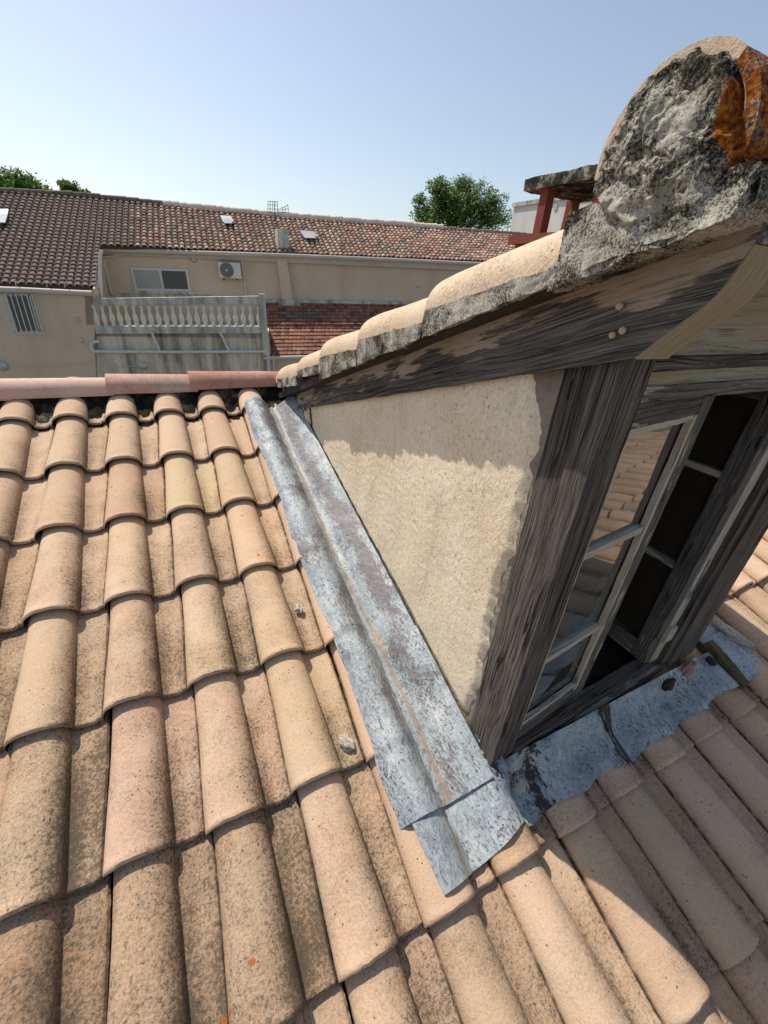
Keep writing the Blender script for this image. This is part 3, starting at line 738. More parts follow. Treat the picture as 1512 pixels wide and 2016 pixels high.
# sashes; local axes: along (width), in (thickness), up
def sash(origin, d, wdt, z0, z1, munt, lab, SL_=None, S_=None, sm='wood_peel', pm='wood_putty', gm='glass'):
    o = Vector(origin); d = Vector(d).normalized(); n = Vector((-d.y, d.x, 0))   # n points inwards
    def P(a, b, z): return Vector((o.x, o.y, 0)) + d * a + n * b + Vector((0, 0, z))
    def bar(a0, a1, b0, b1, c0, c1, vertical, mat, seed, name, par, amp=.0008):
        mb = MB()
        if vertical: c = [P((a0, a1)[k >> 1 & 1], (b0, b1)[k >> 2 & 1], (c0, c1)[k & 1]) for k in range(8)]
        else: c = [P((a0, a1)[k & 1], (b0, b1)[k >> 1 & 1], (c0, c1)[k >> 2 & 1]) for k in range(8)]
        mb.hexa(c, (60 if vertical else 30, 3, 3), amp, 20, seed, seed * .11)
        return obj(name, mb, M[mat], par, smooth=30)
    F = thing_part('casement', lab)
    S = S_ or .042; SL = SL_ or S
    bar(0, SL, 0, .036, z0, z1, True, sm, 1, 'stile', F)
    bar(wdt - S, wdt, 0, .036, z0, z1, True, sm, 2, 'stile', F)
    bar(SL, wdt - S, .001, .035, z0, z0 + .066, False, sm, 3, 'rail', F)
    bar(SL, wdt - S, .001, .035, z1 - .05, z1, False, sm, 4, 'rail', F)
    for m_ in munt: bar(SL, wdt - S, .003, .030, m_ - .009, m_ + .009, False, 'wood_putty', 5 + int(m_ * 30), 'muntin', F)
    # putty line round the glass
    for (a0, a1, c0, c1, vv) in ((wdt - S - .013, wdt - S + .001, z0 + .05, z1 - .05, True), (SL - .001, SL + .006, z0 + .05, z1 - .05, True), (SL, wdt - S, z0 + .065, z0 + .077, False), (SL, wdt - S, z1 - .061, z1 - .049, False)):
        bar(a0, a1, -.0015 if vv else .0, .012, c0, c1, vv, pm, 9, 'putty', F, .0012)
    mb = MB(); mb.hexa([P((SL, wdt - S)[k & 1], (.0145, .0165)[k >> 1 & 1], (z0 + .05, z1 - .05)[k >> 2 & 1]) for k in range(8)])
    obj('pane', mb, M[gm], F)
    return F
def thing_part(name, lab):
    e = bpy.data.objects.new(name, None); scene.collection.objects.link(e); e.parent = dm; e.empty_display_size = .05
    if lab: e['label'] = lab
    return e
sash((.373, -1.900, 0), (.32, .042, 0), .322, -.408, .540, (.215, -.100), 'left casement, nearly closed, its panes mirroring the tiles', SL_=.006, S_=.054)
sash((1.008, -1.872, 0), (-.012, 1, 0), .36, -.395, .540, (-.02, .285), 'right casement swung wide open into the dark room', S_=.05, sm='wood_dark', pm='wood_dark', gm='dimglass')
mb = MB(); mb.box((1.004, -1.885, -.30), (1.045, -1.868, -.24)); obj('hinge', mb, M['wood_putty'], dm)
# dark room behind
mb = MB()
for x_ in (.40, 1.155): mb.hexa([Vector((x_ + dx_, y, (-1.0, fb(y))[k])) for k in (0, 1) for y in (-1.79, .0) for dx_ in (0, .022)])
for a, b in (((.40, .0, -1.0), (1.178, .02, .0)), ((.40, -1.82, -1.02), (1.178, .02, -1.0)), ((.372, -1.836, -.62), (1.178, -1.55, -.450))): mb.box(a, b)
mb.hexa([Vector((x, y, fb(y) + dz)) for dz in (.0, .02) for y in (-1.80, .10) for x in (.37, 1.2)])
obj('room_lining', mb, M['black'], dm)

# dormer roof: falls backwards, over the main ridge
LY = [.30, .06, -.355, -.696, -1.065, -1.446]; LZ = [.085, .165, .292, .410, .521, .636]
UY = LY[1:] + [-1.93]; UZ = [z - .024 for z in LZ[1:]] + [.757]
def canal(mb, xc, i, seed, r=.0825, hh=.075, nseg=18, nl=12):
    rnd = random.Random(seed * 31 + i); mb.col = (rnd.random() * .5, rnd.random(), rnd.random() * .5, 1)
    y0, z0, y1, z1 = LY[i], LZ[i], UY[i] - .05, UZ[i] - .0 + (UZ[i] - LZ[i]) / (UY[i] - LY[i]) * -.05
    def f(dr):
        def g(u, v):
            rr = (r + .004 * (1 - v) - .010 * v) + dr; th = math.pi * u
            bead = .003 * math.exp(-(v / .03) ** 2)
            rr += bead
            a = sstep(0, .05, v) * .006 - .006
            return Vector((xc - math.cos(th) * rr, y0 + (y1 - y0) * v + a * 0, z0 + (z1 - z0) * v + math.sin(th) ** .9 * (hh + dr + a * .5 - .006 * v))) + noise.noise_vector(Vector((xc * 3 + u, y0 + v * 2, seed))) * .0035
        return g
    mb.grid(f(0), nseg, nl, lambda u, v: (u, v), flip=True); mb.grid(f(-.012), nseg, nl, lambda u, v: (u, v))
    mb.grid(lambda u, v: f(-.012 * v)(u, 0), nseg, 1)
    mb.grid(lambda u, v: f(-.012 * u)(0, v), 1, nl)
for i in range(6):
    mb = MB(); canal(mb, .313, i, 1); obj('verge_tile', mb, M['verge'], dm, smooth=40)
mb = MB()
for cidx in range(1, 6):
    for i in range(6): canal(mb, .313 + .205 * cidx, i, 2 + cidx, nseg=10, nl=4)
mb.col = (.4, .4, .6, 1)
mb.hexa([Vector((x, y, .105 - .343 * y + dz)) for dz in (-.02, .0) for y in (-1.96, .36) for x in (.33, 1.42)])
obj('roof_covering', mb, M['verge'], dm, smooth=40)
# verge mortar: a band of lichened mortar under each verge tile
mb = MB()
def band(y0, y1, zb0, zb1, zt0, zt1, x0=.224, x1=.33, seed=1, n=None, amp=.004, dark=.5, org=0.0):
    n = n or max(6, int(abs(y1 - y0) / .007)); mb.col = (dark, org, 0, 1)
    mb.hexa([Vector((x, y, z)) for (x, zo) in ((x0, 0), (x1, 1)) for k in (0, 1) for (y, z) in ((y0, (zb0, zt0)[k]), (y1, (zb1, zt1)[k]))][0:8], (n, 14, 10), amp, 30, seed)
bl = lambda y: .083 - .3425 * y
for i in range(1, 6):
    y0, y1 = LY[i], (LY[i + 1] + .004 if i < 5 else -1.99)
    zt0, zt1 = LZ[i] - .002, UZ[i] - .002
    if i == 5: zt1 = .77
    if i == 1: zb0, zb1 = zt0 - .045, zt1 - .045
    elif i == 2: zb0, zb1 = zt0 - .030, zt1 - .04
    else: zb0, zb1 = bl(y0), bl(y1)
    band(y0, y1, zb0, zb1, zt0, zt1, x0=.2235 - (.002 if i % 2 else 0), seed=i, dark=(.55, .5, .52, .48, .42, .34)[i])
band(.05, -.72, .083 - .3425 * .05 + .01, bl(-.72) + .01, .165, .39, x0=.245, seed=9, dark=.75)
vm = obj('verge_mortar', mb, M['mortar'], dm, smooth=50)
# underside of the verge
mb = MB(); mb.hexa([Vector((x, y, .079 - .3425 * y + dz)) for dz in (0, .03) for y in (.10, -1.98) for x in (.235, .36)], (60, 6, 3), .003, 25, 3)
obj('verge_soffit', mb, M['dirt_and_shade'], dm)
# mortar bedding and plugged end of the ridge cap
RY, RZ = -1.911, .790
mb = MB()
def cap_end(u, v):
    th = 2 * math.pi * u; r = v
    yy = RY + .002 - math.cos(th) * ((.073 + .006 * max(0, -math.sin(th))) if math.cos(th) < 0 else (.080 + .028 * max(0, -math.sin(th)))) * r * (1 + .16 * abs(math.sin(2 * th)) * (math.sin(th) < 0)); zz = .842 + math.sin(th) * (.075 if math.sin(th) > 0 else .078) * r
    p = Vector((.221 + .020 * sstep(.86, 1.0, r) - .004 * (1 - r * r), yy, zz))
    dn = noise.noise_vector(p * 22) * .009 + noise.noise_vector(p * 60) * .006 + noise.noise_vector(p * 150) * .0025
    mb.col = (.60 - .28 * sstep(.84, .78, zz) + .3 * noise.noise(p * 22), .95 * sstep(.62, .86, r * math.cos(th)) * sstep(-.75, -.2, math.sin(th)) * sstep(.95, .6, math.sin(th)), 0, 1)
    return p + dn
mb.grid(cap_end, 130, 60, lambda u, v: (u, v))
mb.col = (.46, 0, 0, 1)
mb.hexa([Vector(p) for p in ((.221, -1.80, .69), (.221, -2.022, .768), (.34, -1.80, .70), (.34, -2.03, .772), (.226, -1.80, .788), (.226, -2.02, .812), (.34, -1.80, .80), (.34, -2.022, .81))], (36, 16, 16), .006, 28, 4)
obj('ridge_end_mortar', mb, M['mortar'], dm, smooth=60)
mb = MB(); mb.col = (.5, .0, 0, 1)
def front_bed(u, v):
    x = .235 + 1.2 * u; pts = [(-2.005, .772), (-2.028, .778), (-2.025, .80), (-2.006, .815), (-1.985, .84)]
    k = v * 4; i = min(int(k), 3); t = k - i
    p = Vector((x, pts[i][0] * (1 - t) + pts[i + 1][0] * t, pts[i][1] * (1 - t) + pts[i + 1][1] * t))
    mb.col = (.45, sstep(.245, .27, x) * .75 * sstep(.3, .7, v), 0, 1)
    return p + noise.noise_vector(p * 30) * .005
mb.grid(front_bed, 160, 14, lambda u, v: (u, v), flip=True)
obj('ridge_bed_mortar', mb, M['mortar'], dm, smooth='all')
def capt(x0, x1, r, h, seed, lab=None):
    mb = MB(); mb.col = (.3, .5, .25, 1)
    def f(dr):
        def g(u, v):
            x = x0 + (x1 - x0) * v; th = R_(-6) + R_(192) * u; b = .004 * math.exp(-(v / .04) ** 2); rr = r + dr + b - .01 * v
            return Vector((x, RY - math.cos(th) * rr, RZ + .042 + math.sin(th) * (h + dr + b - .008 * v))) + noise.noise_vector(Vector((x * 7, th * 1.4, seed))) * .003
        return g
    mb.grid(f(0), 30, 30, lambda u, v: (u, v)); mb.grid(f(-.013), 30, 30, lambda u, v: (u, v), flip=True)
    mb.grid(lambda u, v: f(-.013 * v)(u, 0), 30, 1, flip=True)
    return obj('ridge_cap', mb, M['verge'], dm, smooth=50, label=lab)
capt(.236, .66, .088, .088, 1, 'big half round ridge cap over the mortar plug'); capt(.62, 1.05, .092, .086, 2); capt(1.01, 1.45, .092, .086, 3)
# orange crust lichen on the flank of the cap
mb = MB()
def lich(u, v):
    th = R_(-6) + R_(58) * v; x = .2335 + .20 * u
    rr = .088; e = sstep(0, .06, u) * sstep(1, .8, u) * sstep(0, .1, v) * sstep(1, .85, v)
    nn = noise.noise(Vector((x * 40, v * 5, 0))) * .5 + .5
    d = .0048 + .006 * e * nn - .006 * sstep(.75, 1, u)
    mb.col = (.45, .86 - .5 * sstep(.7, 1, u) - .35 * sstep(.8, 1, v) + (nn - .5) * .5, 0, 1)
    return Vector((x, RY - math.cos(th) * (rr + d), RZ + .042 + math.sin(th) * (.088 + d)))
mb.grid(lich, 50, 40, lambda u, v: (u, v), flip=False)
mb.grid(lambda u, v: lich(0, v) + Vector((-.001, .012 * u * math.cos(R_(60 * v)), -.012 * u * math.sin(R_(60 * v)))), 6, 40, lambda u, v: (u, v))
obj('orange_lichen', mb, M['mortar'], dm, smooth='all')

# ================================================================== LOOSE BITS
def lump(name, c, size, seed, mat, label, cat, rot=0, n=2):
    import bmesh
    bm = bmesh.new(); bmesh.ops.create_icosphere(bm, subdivisions=4, radius=1)
    mb = MB(); mb.col = (.35, 0, 0, 1); c = Vector(c); cr, sr = math.cos(rot), math.sin(rot)
    for v in bm.verts:
        q = v.co + noise.noise_vector(v.co * 1.6 + Vector((seed, 0, 0))) * .35 + noise.noise_vector(v.co * 4 + Vector((seed, 0, 0))) * .18
        q = Vector((q.x * size[0], q.y * size[1], q.z * size[2])); q = Vector((q.x * cr - q.y * sr, q.x * sr + q.y * cr, q.z + (q.y * cr + q.x * sr) * TA))
        mb.vert(c + q)
    for f in bm.faces: mb.face([v.index for v in f.verts])
    bm.free()
    o = obj(name, mb, M[mat], None, smooth='all', loc=c); return tag(o, label, cat)
lump('mortar_crumb', rp(-.034, -1.675 / CA, .008), (.017, .027, .012), 1, 'stone', 'larger pale mortar lump lying in the tile pan beside the lead gutter', 'rubble', .5)
lump('mortar_crumb', rp(-.042, -1.228 / CA, .008), (.013, .016, .010), 5, 'stone', 'smaller round mortar lump higher up in the tile pan beside the lead gutter', 'rubble', .2)
lump('mortar_crumb', rp(.079, -2.066 / CA, .044), (.008, .020, .006), 8, 'stone', 'tiny mortar streak just below the tip of the lead corner piece', 'rubble', .2)
lump('broken_mortar', rp(.372, -1.935 / CA, .055), (.020, .036, .018), 11, 'mortar', 'grey broken mortar chunk at the foot of the dormer corner post', 'rubble', -.5)
lump('brick_shard', rp(.335, -1.922 / CA, .062), (.026, .012, .011), 14, 'pinkmortar', 'pink clay shards wedged under the foot of the dormer corner post', 'rubble', .3)
lump('brick_shard', rp(1.175, -1.90 / CA, .095), (.045, .018, .020), 17, 'pinkmortar', 'pink broken clay and mortar at the foot of the right dormer post', 'rubble', .2)
lump('debris_clump', rp(1.06, -1.912 / CA, .085), (.035, .016, .016), 21, 'dirt_and_shade', 'dark clump of debris under the right end of the window sill', 'debris', .2)
lump('debris_clump', rp(1.33, -1.915 / CA, .072), (.016, .018, .010), 23, 'dirt_and_shade', 'dark knot of tar at the top of the mossy wooden batten', 'debris', .2)
mb = MB(); mb.hexa([rp(x + (s + 1.94) * .18, s, h) for h in (.060, .088) for s in (-2.105, -1.935) for x in (1.375, 1.412)], (4, 24, 4), .005, 26, 6)
tag(obj('wooden_batten', mb, M['mossy'], None, smooth=40, loc=rp(1.39, -2.0, .06)), 'short mossy brown wooden batten lying across the lead right of the dormer', 'batten')
lump('mortar_fillet', rp(1.548, -1.868 / CA, .075), (.020, .085, .018), 31, 'stone', 'long white crumbling mortar fillet on the tile edge right of the lead', 'mortar', .35)

# ================================================================== CHIMNEY with red brick legs
ch = thing('roof_chimney', 'open chimney top with three red brick legs carrying a lichened concrete slab', 'chimney', (2.3, .35, .2))
CX = 2.3
def onCX(px, py, x=CX): return onX(px, py, x)
f0 = onCX(1030, 377); f1 = onCX(1195, 338); zt = onCX(1030, 357).z
zs0, zs1 = f0.z, zt; ya, yb = f0.y, f1.y - .06
mb = MB(); mb.col = (.74, 0, 0, 1); mb.hexa([Vector((x, y, z)) for z in (zs0, zs1 + .01) for y in (yb, ya) for x in (CX, CX + .62)], (30, 30, 4), .006, 14, 2)
obj('cap_slab', mb, M['slab'], ch)
zl = onCX(1043, 461).z
pA0 = onCX(1054, 400).y; bw = .075; pA1 = pA0 - bw; pB1 = onCX(1168, 360).y; pC = onX(1118, 389, CX + .5).y - bw
for (x, y, lab) in ((CX + .03, pA1, 'far left leg'), (CX + .03, pB1 - bw, 'near leg'), (CX + .5, pC, 'rear leg in shade'), (CX + .5, pB1 - bw, 'near rear leg')):
    mb = MB(); mb.box((x, y, zl - .3), (x + .07, y + bw, zs0 + .002), (12, 3, 3), .002, 8, long='z'); obj('brick_leg', mb, M['redbrick'], ch, label=lab)
mb = MB(); mb.box((CX - .02, yb - .02, zl - .06), (CX + .62, ya + .05, zl)); mb.box((CX + .02, yb + .02, -.3), (CX + .58, ya + .0, zl - .06)); obj('brick_ledge', mb, M['redbrick'], ch)

# ================================================================== FAR: the house across
DA, DB = 17.5, 20.8
HL = CAM + FN * DB; HL = Vector((0, HL.y, -6))
house = thing('long_house', 'long tan rendered house with dark and mixed clay tile roof and a balustraded terrace', 'house', (2, 19, -6))
def slab4(mb, px, D, thick=.3, n=(1, 1, 1)):
    """px: four pixels bl, br, tl, tr on the facade plane at depth D, thickened backwards"""
    a = [onF(x, y, D) for x, y in px]
    c = []
    for k in range(8): c.append(a[(k & 1) + (2 if k & 4 else 0)] + (FN * thick if k & 2 else Vector((0, 0, 0))))
    mb.hexa(c, n); return mb
# left wing wall and terrace wall (front plane), upper wall (rear plane)
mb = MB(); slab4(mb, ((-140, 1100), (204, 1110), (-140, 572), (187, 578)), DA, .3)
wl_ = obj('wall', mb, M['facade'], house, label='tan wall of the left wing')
mb = MB(); slab4(mb, ((200, 1110), (560, 1110), (186, 655), (530, 657)), DA, .3); obj('wall', mb, M['facade_st'], house, label='water stained terrace wall')
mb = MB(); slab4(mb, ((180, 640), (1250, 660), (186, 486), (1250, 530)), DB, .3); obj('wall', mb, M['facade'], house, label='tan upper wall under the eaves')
# side of the left wing facing the terrace
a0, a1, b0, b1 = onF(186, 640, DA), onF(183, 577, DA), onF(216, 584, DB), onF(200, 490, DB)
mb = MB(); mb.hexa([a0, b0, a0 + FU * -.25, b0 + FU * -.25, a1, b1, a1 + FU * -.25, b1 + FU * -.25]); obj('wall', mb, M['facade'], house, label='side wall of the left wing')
# terrace floor
c_ = [onF(186, 650, DA), onF(530, 655, DA)]
mb = MB(); mb.hexa([c_[0] + Vector((0, 0, -.2)), c_[1] + Vector((0, 0, -.2)), c_[0] + FN * (DB - DA) + Vector((0, 0, -.2)), c_[1] + FN * (DB - DA) + Vector((0, 0, -.2)), c_[0], c_[1], c_[0] + FN * (DB - DA), c_[1] + FN * (DB - DA)]); obj('terrace_floor', mb, M['facade_st'], house)
# skirting band, pilaster, cable trunking
mb = MB(); slab4(mb, ((222, 592), (486, 594), (219, 577), (484, 582)), DB - .05, .04); obj('plinth', mb, M['concrete'], house)
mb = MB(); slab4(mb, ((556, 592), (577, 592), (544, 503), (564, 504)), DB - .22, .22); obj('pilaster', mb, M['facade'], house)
mb = MB(); slab4(mb, ((548, 602), (592, 602), (552, 590), (586, 590)), DB - .32, .3); obj('pilaster_foot', mb, M['concrete'], house)

# roof plane across the house
P1, P2, P3 = onF(0, 560, DA), onF(180, 572, DA), onF(500, 497, DB)
RN = (P2 - P1).cross(P3 - P1).normalized()
if RN.z < 0: RN.negate()
def onR(px, py, off=0):
    d = ray(px, py); return CAM + d * (((P1 + RN * off) - CAM).dot(RN) / d.dot(RN))
O_ = onR(190, 484); E_ = onR(930, 514)
ES = (E_ - O_).normalized(); EU = RN.cross(ES).normalized()
if EU.z < 0: EU.negate()
def rc(px, py): q = onR(px, py) - O_; return q.dot(ES), q.dot(EU)
def lineat(a, b, s): return a[1] + (b[1] - a[1]) * (s - a[0]) / (b[0] - a[0])
rg = [rc(-60, 374), rc(0, 379), rc(170, 388), rc(330, 406), rc(560, 428), rc(820, 447), rc(1020, 463), rc(1180, 478)]
gl = [rc(-60, 556), rc(184, 566)]; s_edge = rc(186, 520)[0] + .10
def ridge_at(s):
    for a, b in zip(rg, rg[1:]):
        if s <= b[0]: return lineat(a, b, s)
    return lineat(rg[-2], rg[-1], s)
def tilemesh(mb, s, t, w, l, rise, colr, nseg=6):
    mb.col = colr
    rows = []
    for (tt, hh, ww) in ((0, rise + .030, 1.06), (l * 1.08, rise - .012, .90)):
        r = []
        for k in range(nseg + 1):
            th = math.pi * k / nseg
            r.append(mb.vert(O_ + ES * (s - math.cos(th) * w * .5 * ww) + EU * (t + tt) + RN * (hh + math.sin(th) * w * .40)))
        rows.append(r)
    for k in range(nseg): mb.face([rows[0][k + 1], rows[0][k], rows[1][k], rows[1][k + 1]])
    # front lip
    inn = [mb.vert(mb.v[i] - RN * .028) for i in rows[0]]
    for k in range(nseg): mb.face([rows[0][k], rows[0][k + 1], inn[k + 1], inn[k]])
mb = MB(); TW = .222; TL = .262
smin, smax = gl[0][0] - .4, rg[-1][0]
k = 0; s = smin
gutL = lambda s_: lineat(gl[0], gl[1], s_)
s_mix = rc(235, 450)[0]
while s < smax:
    left = s < s_edge
    t0 = gutL(s) if left else 0.0
    t1 = ridge_at(s) - .06
    rnd = random.Random(k)
    off = 0
    t = (t0 if left else 0.0) + (rnd.uniform(-.03, .03) if s > s_mix else 0)
    mixed = sstep(s_mix - .4, s_mix + 1.2, s)
    while t < t1:
        if random.random() < mixed:
            pal = random.choice([(.29, .235, .185), (.35, .28, .215), (.22, .18, .15), (.42, .34, .265), (.31, .18, .14), (.27, .215, .175), (.37, .26, .205), (.28, .14, .105), (.17, .145, .125)])
        else:
            g_ = random.uniform(.85, 1.15); pal = (.185 * g_, .138 * g_, .118 * g_)
            if random.random() < .06: pal = (.20, .15, .12)
        f_ = 1.0 + .25 * sstep(s_mix, smax, s) * mixed; j = .012 * mixed
        if pal[0] > .2: pal = (pal[0] * 1.12, pal[1] * .98, pal[2] * .92)
        tilemesh(mb, s + random.uniform(-j, j), t + random.uniform(-j, j) * 1.5, TW * .74, TL, random.uniform(0, j), (min(.6, pal[0] * f_), pal[1] * f_, pal[2] * f_, 1))
        t += TL
    s += TW; k += 1
covers = mb
obj('roof_tiles', mb, M['bgtile'], house, smooth=50)
# pans: dark corrugated bed under the covers
mb = MB(); mb.col = (.085, .065, .052, 1)
def pan_quad(s0, s1, lo, hi, n):
    for k in range(n):
        a = s0 + (s1 - s0) * k / n; b = s0 + (s1 - s0) * (k + 1) / n
        mb.hexa([O_ + ES * s_ + EU * ((lo(s_), hi(s_))[q]) + RN * h for h in (-.10, .012) for q in (0, 1) for s_ in (a, b)])
pan_quad(smin - .1, s_edge - .12, lambda s_: gutL(s_) + .02, lambda s_: ridge_at(s_) - .02, 6)
pan_quad(s_edge - .12, smax + .1, lambda s_: .03, lambda s_: ridge_at(s_) - .02, 16)
obj('roof_deck', mb, M['bgtile'], house)
# ridge: dark mortared tiles on the left, pale mortar on the right
def ridge_run(pxs, r, mat, colr, name, seg):
    pts = []
    P = [O_ + ES * a + EU * b + RN * .03 for a, b in pxs]
    mbx = MB(); mbx.col = colr
    L = sum((b - a).length for a, b in zip(P, P[1:])); out = []
    for a, b in zip(P, P[1:]):
        n = max(1, int((b - a).length / seg))
        for q in range(n): out.append(a.lerp(b, q / n))
    out.append(P[-1])
    for a, b in zip(out, out[1:]):
        dz = random.uniform(-.015, .02)
        mbx.tube([a + Vector((0, 0, dz)), b + (b - a) * .08 + Vector((0, 0, dz + .012))], [r, r * 1.12], 10)
    return obj(name, mbx, mat, house, smooth=50)
ridge_run([rc(-60, 372), rc(0, 377), rc(170, 387), rc(322, 404)], .11, M['bgtile'], (.19, .155, .125, 1), 'ridge', .42)
ridge_run([rc(322, 404), rc(560, 427), rc(820, 446), rc(870, 450)], .15, M['pale_ridge'], (.5, .5, .5, 1), 'ridge', .3)
ridge_run([rc(865, 451), rc(1020, 462), rc(1180, 477)], .09, M['bgtile'], (.30, .22, .16, 1), 'ridge', .42)
# back slope
q0, q1 = O_ + ES * rg[0][0] + EU * rg[0][1], O_ + ES * rg[-1][0] + EU * rg[-1][1]
bk = FN * 5 + Vector((0, 0, -2.2))
mb = MB(); mb.col = (.25, .18, .14, 1); mb.hexa([q0 + Vector((0, 0, -.1)), q1 + Vector((0, 0, -.1)), q0 + bk, q1 + bk, q0, q1, q0 + bk + Vector((0, 0, .1)), q1 + bk + Vector((0, 0, .1))]); obj('rear_roof_slope', mb, M['bgtile'], house)
# right verge strip beside the terrace recess
a0, a1 = onR(184, 572), onR(192, 486)
mb = MB(); mb.col = (.14, .11, .09, 1); mb.hexa([a0 - RN * .2, a1 - RN * .2, a0 - RN * .2 + ES * .06, a1 - RN * .2 + ES * .06, a0 + RN * .05, a1 + RN * .05, a0 + RN * .05 + ES * .06, a1 + RN * .05 + ES * .06]); obj('verge_board', mb, M['facade_st'], house)
# gutters
def pts_on(L, D): return [onF(x, y, D) for x, y in L]
mb = MB(); g_ = pts_on(((-100, 566), (40, 571), (182, 578)), DA - .16); mb.tube(g_, .085, 10); obj('gutter', mb, M['gutter'], house, smooth=50, label='gutter of the left wing')
mb = MB(); g_ = pts_on(((192, 491), (400, 498), (560, 503), (760, 511), (930, 519), (1200, 532)), DB - .30); mb.tube(g_, .075, 10)
for px in range(212, 1190, 31):
    y = 491 + (px - 192) * .0385; c = onF(px, y, DB - .30); mb.lathe([(.088, -.02), (.088, .02)], c, 10, FU)
obj('gutter', mb, M['gutter'], house, smooth=50, label='long upper gutter')
mb = MB(); slab4(mb, ((196, 500), (1200, 545), (192, 489), (1200, 526)), DB - .16, .14); obj('eaves_board', mb, M['gutter'], house)
for k, px in enumerate((32, 93, 128)):
    mb = MB(); a = onF(px, 566, DA - .22); b = onF(px - 2, 556, DA - .22); mb.tube([a, b, b + FN * .25], .012, 6); obj('gutter_bracket', mb, M['white'], house)
# pipes
def pipe(pxs, D, r, lab, mat='white', name='pipe'):
    mb = MB(); P = pts_on(pxs, D)
    Q = [P[0]]
    for a, b, c in zip(P, P[1:], P[2:]):
        l = min(.12, (a - b).length * .4, (c - b).length * .4)
        A = b + (a - b).normalized() * l; C2 = b + (c - b).normalized() * l
        for t in (0, .33, .66, 1): Q.append((A.lerp(b, t)).lerp(b.lerp(C2, t), t))
    Q.append(P[-1]); mb.tube(Q, r, 10); return obj(name, mb, M[mat], house, smooth=50, label=lab)
pipe(((200, 493), (197, 503), (197, 535), (199, 588)), DA + .4, .05, 'downpipe in the corner of the terrace')
pipe(((202, 506), (232, 503), (255, 497), (330, 498), (474, 506), (476, 512), (485, 585)), DB - .08, .03, 'thin conduit round the terrace wall')
pipe(((203, 510), (219, 577), (226, 580)), DB - .04, .04, 'trunking along the recess')
pipe(((196, 672), (180, 674), (179, 684), (184, 692), (350, 693), (522, 692), (528, 698), (531, 760)), DA - .12, .055, 'long overflow pipe below the terrace')
pipe(((299, 655), (312, 684), (314, 693)), DA - .12, .045, 'left terrace outlet')
pipe(((433, 653), (448, 684), (451, 693)), DA - .12, .045, 'right terrace outlet')
pipe(((0, 722), (90, 719), (200, 713)), DA - .05, .012, 'cable to the wall light')
pipe(((202, 724), (240, 722), (276, 720)), DA - .05, .014, 'cable to the round light')
pipe(((158, 668), (162, 678), (178, 683)), DA - .05, .012, 'short cable beside the pipe')
for (x, y, D, r) in ((381, 510, DB - .02, .12), (282, 720, DA - .02, .14), (4, 720, DA - .02, .17), (502, 720, DA - .02, .06), (824, 563, DB - .02, .07), (159, 669, DA - .02, .06)):
    mb = MB(); c = onF(x, y, D); mb.lathe([(r, 0), (r, .04), (r * .75, .07), (r * .3, .10)], c, 16, -FN); obj('wall_lamp' if r > .09 else 'vent_cap', mb, M['alu'] if r > .09 else M['frame'], house, smooth=40)
mb = MB(); slab4(mb, ((148, 635), (159, 635), (146, 625), (155, 625)), DA - .03, .03); obj('junction_box', mb, M['nail'], house)

# terrace balustrade
bal = bpy.data.objects.new('balustrade', None); scene.collection.objects.link(bal); bal.parent = house
mb = MB(); slab4(mb, ((184, 602), (514, 597), (182, 588), (512, 583)), DA - .10, .30, (20, 1, 1)); obj('handrail', mb, M['concrete'], bal)
mb = MB(); slab4(mb, ((189, 657), (531, 656), (188, 643), (516, 643)), DA - .12, .30, (20, 1, 1)); obj('plinth_course', mb, M['concrete'], bal)
mb = MB(); slab4(mb, ((518, 700), (531, 700), (509, 579), (521, 579)), DA - .13, .36); obj('end_pier', mb, M['concrete'], bal)
pr_ = [(.05, 0), (.075, .02), (.075, .06), (.045, .09), (.060, .14), (.088, .24), (.080, .32), (.045, .44), (.036, .52), (.055, .56), (.04, .585), (.065, .62), (.07, .68)]
bz = None; first = None
for k in range(22):
    f = k / 21; px = 192 + (508 - 192) * f; a = onF(px + 3, 644, DA + .02); b = onF(px, 601, DA + .02)
    if first is None:
        mb = MB(); mb.lathe([(r, z * (b - a).length / .68) for r, z in pr_], a, 12); first = obj('baluster', mb, M['balust'], bal, smooth=50); a0 = a
    else:
        o = first.copy(); scene.collection.objects.link(o); o.parent = bal; o.location = a - a0
# sliding window on the terrace
win = bpy.data.objects.new('sliding_window', None); scene.collection.objects.link(win); win.parent = house
WB = [(266, 573), (377, 575), (256, 526), (369, 530)]
mb = MB(); slab4(mb, WB, DB - .05, .06); obj('window_reveal', mb, M['frame'], win)
def inner(q, u0, u1, v0, v1):
    g2 = lambda u, v: ((q[0][0] * (1 - u) + q[1][0] * u) * (1 - v) + (q[2][0] * (1 - u) + q[3][0] * u) * v, (q[0][1] * (1 - u) + q[1][1] * u) * (1 - v) + (q[2][1] * (1 - u) + q[3][1] * u) * v)
    return (g2(u0, v0), g2(u1, v0), g2(u0, v1), g2(u1, v1))
M['blind'] = mat_simple('closed_blind_glass', (.33, .33, .31), .25, nscale=3, spec=.8)
M['mirrorglass'] = MT('reflecting_pane').done((.05, .06, .06), .04, None, 1.0)
mb = MB(); slab4(mb, inner(WB, .045, .49, .12, .90), DB - .062, .02); obj('pane', mb, M['blind'], win, label='left pane with a closed grey blind')
mb = MB(); slab4(mb, inner(WB, .53, .955, .12, .90), DB - .062, .02); obj('pane', mb, M['mirrorglass'], win, label='right pane reflecting the garden')
mb = MB(); slab4(mb, inner(WB, -.02, 1.03, -.10, .0), DB - .12, .12); obj('window_sill', mb, M['concrete'], win)
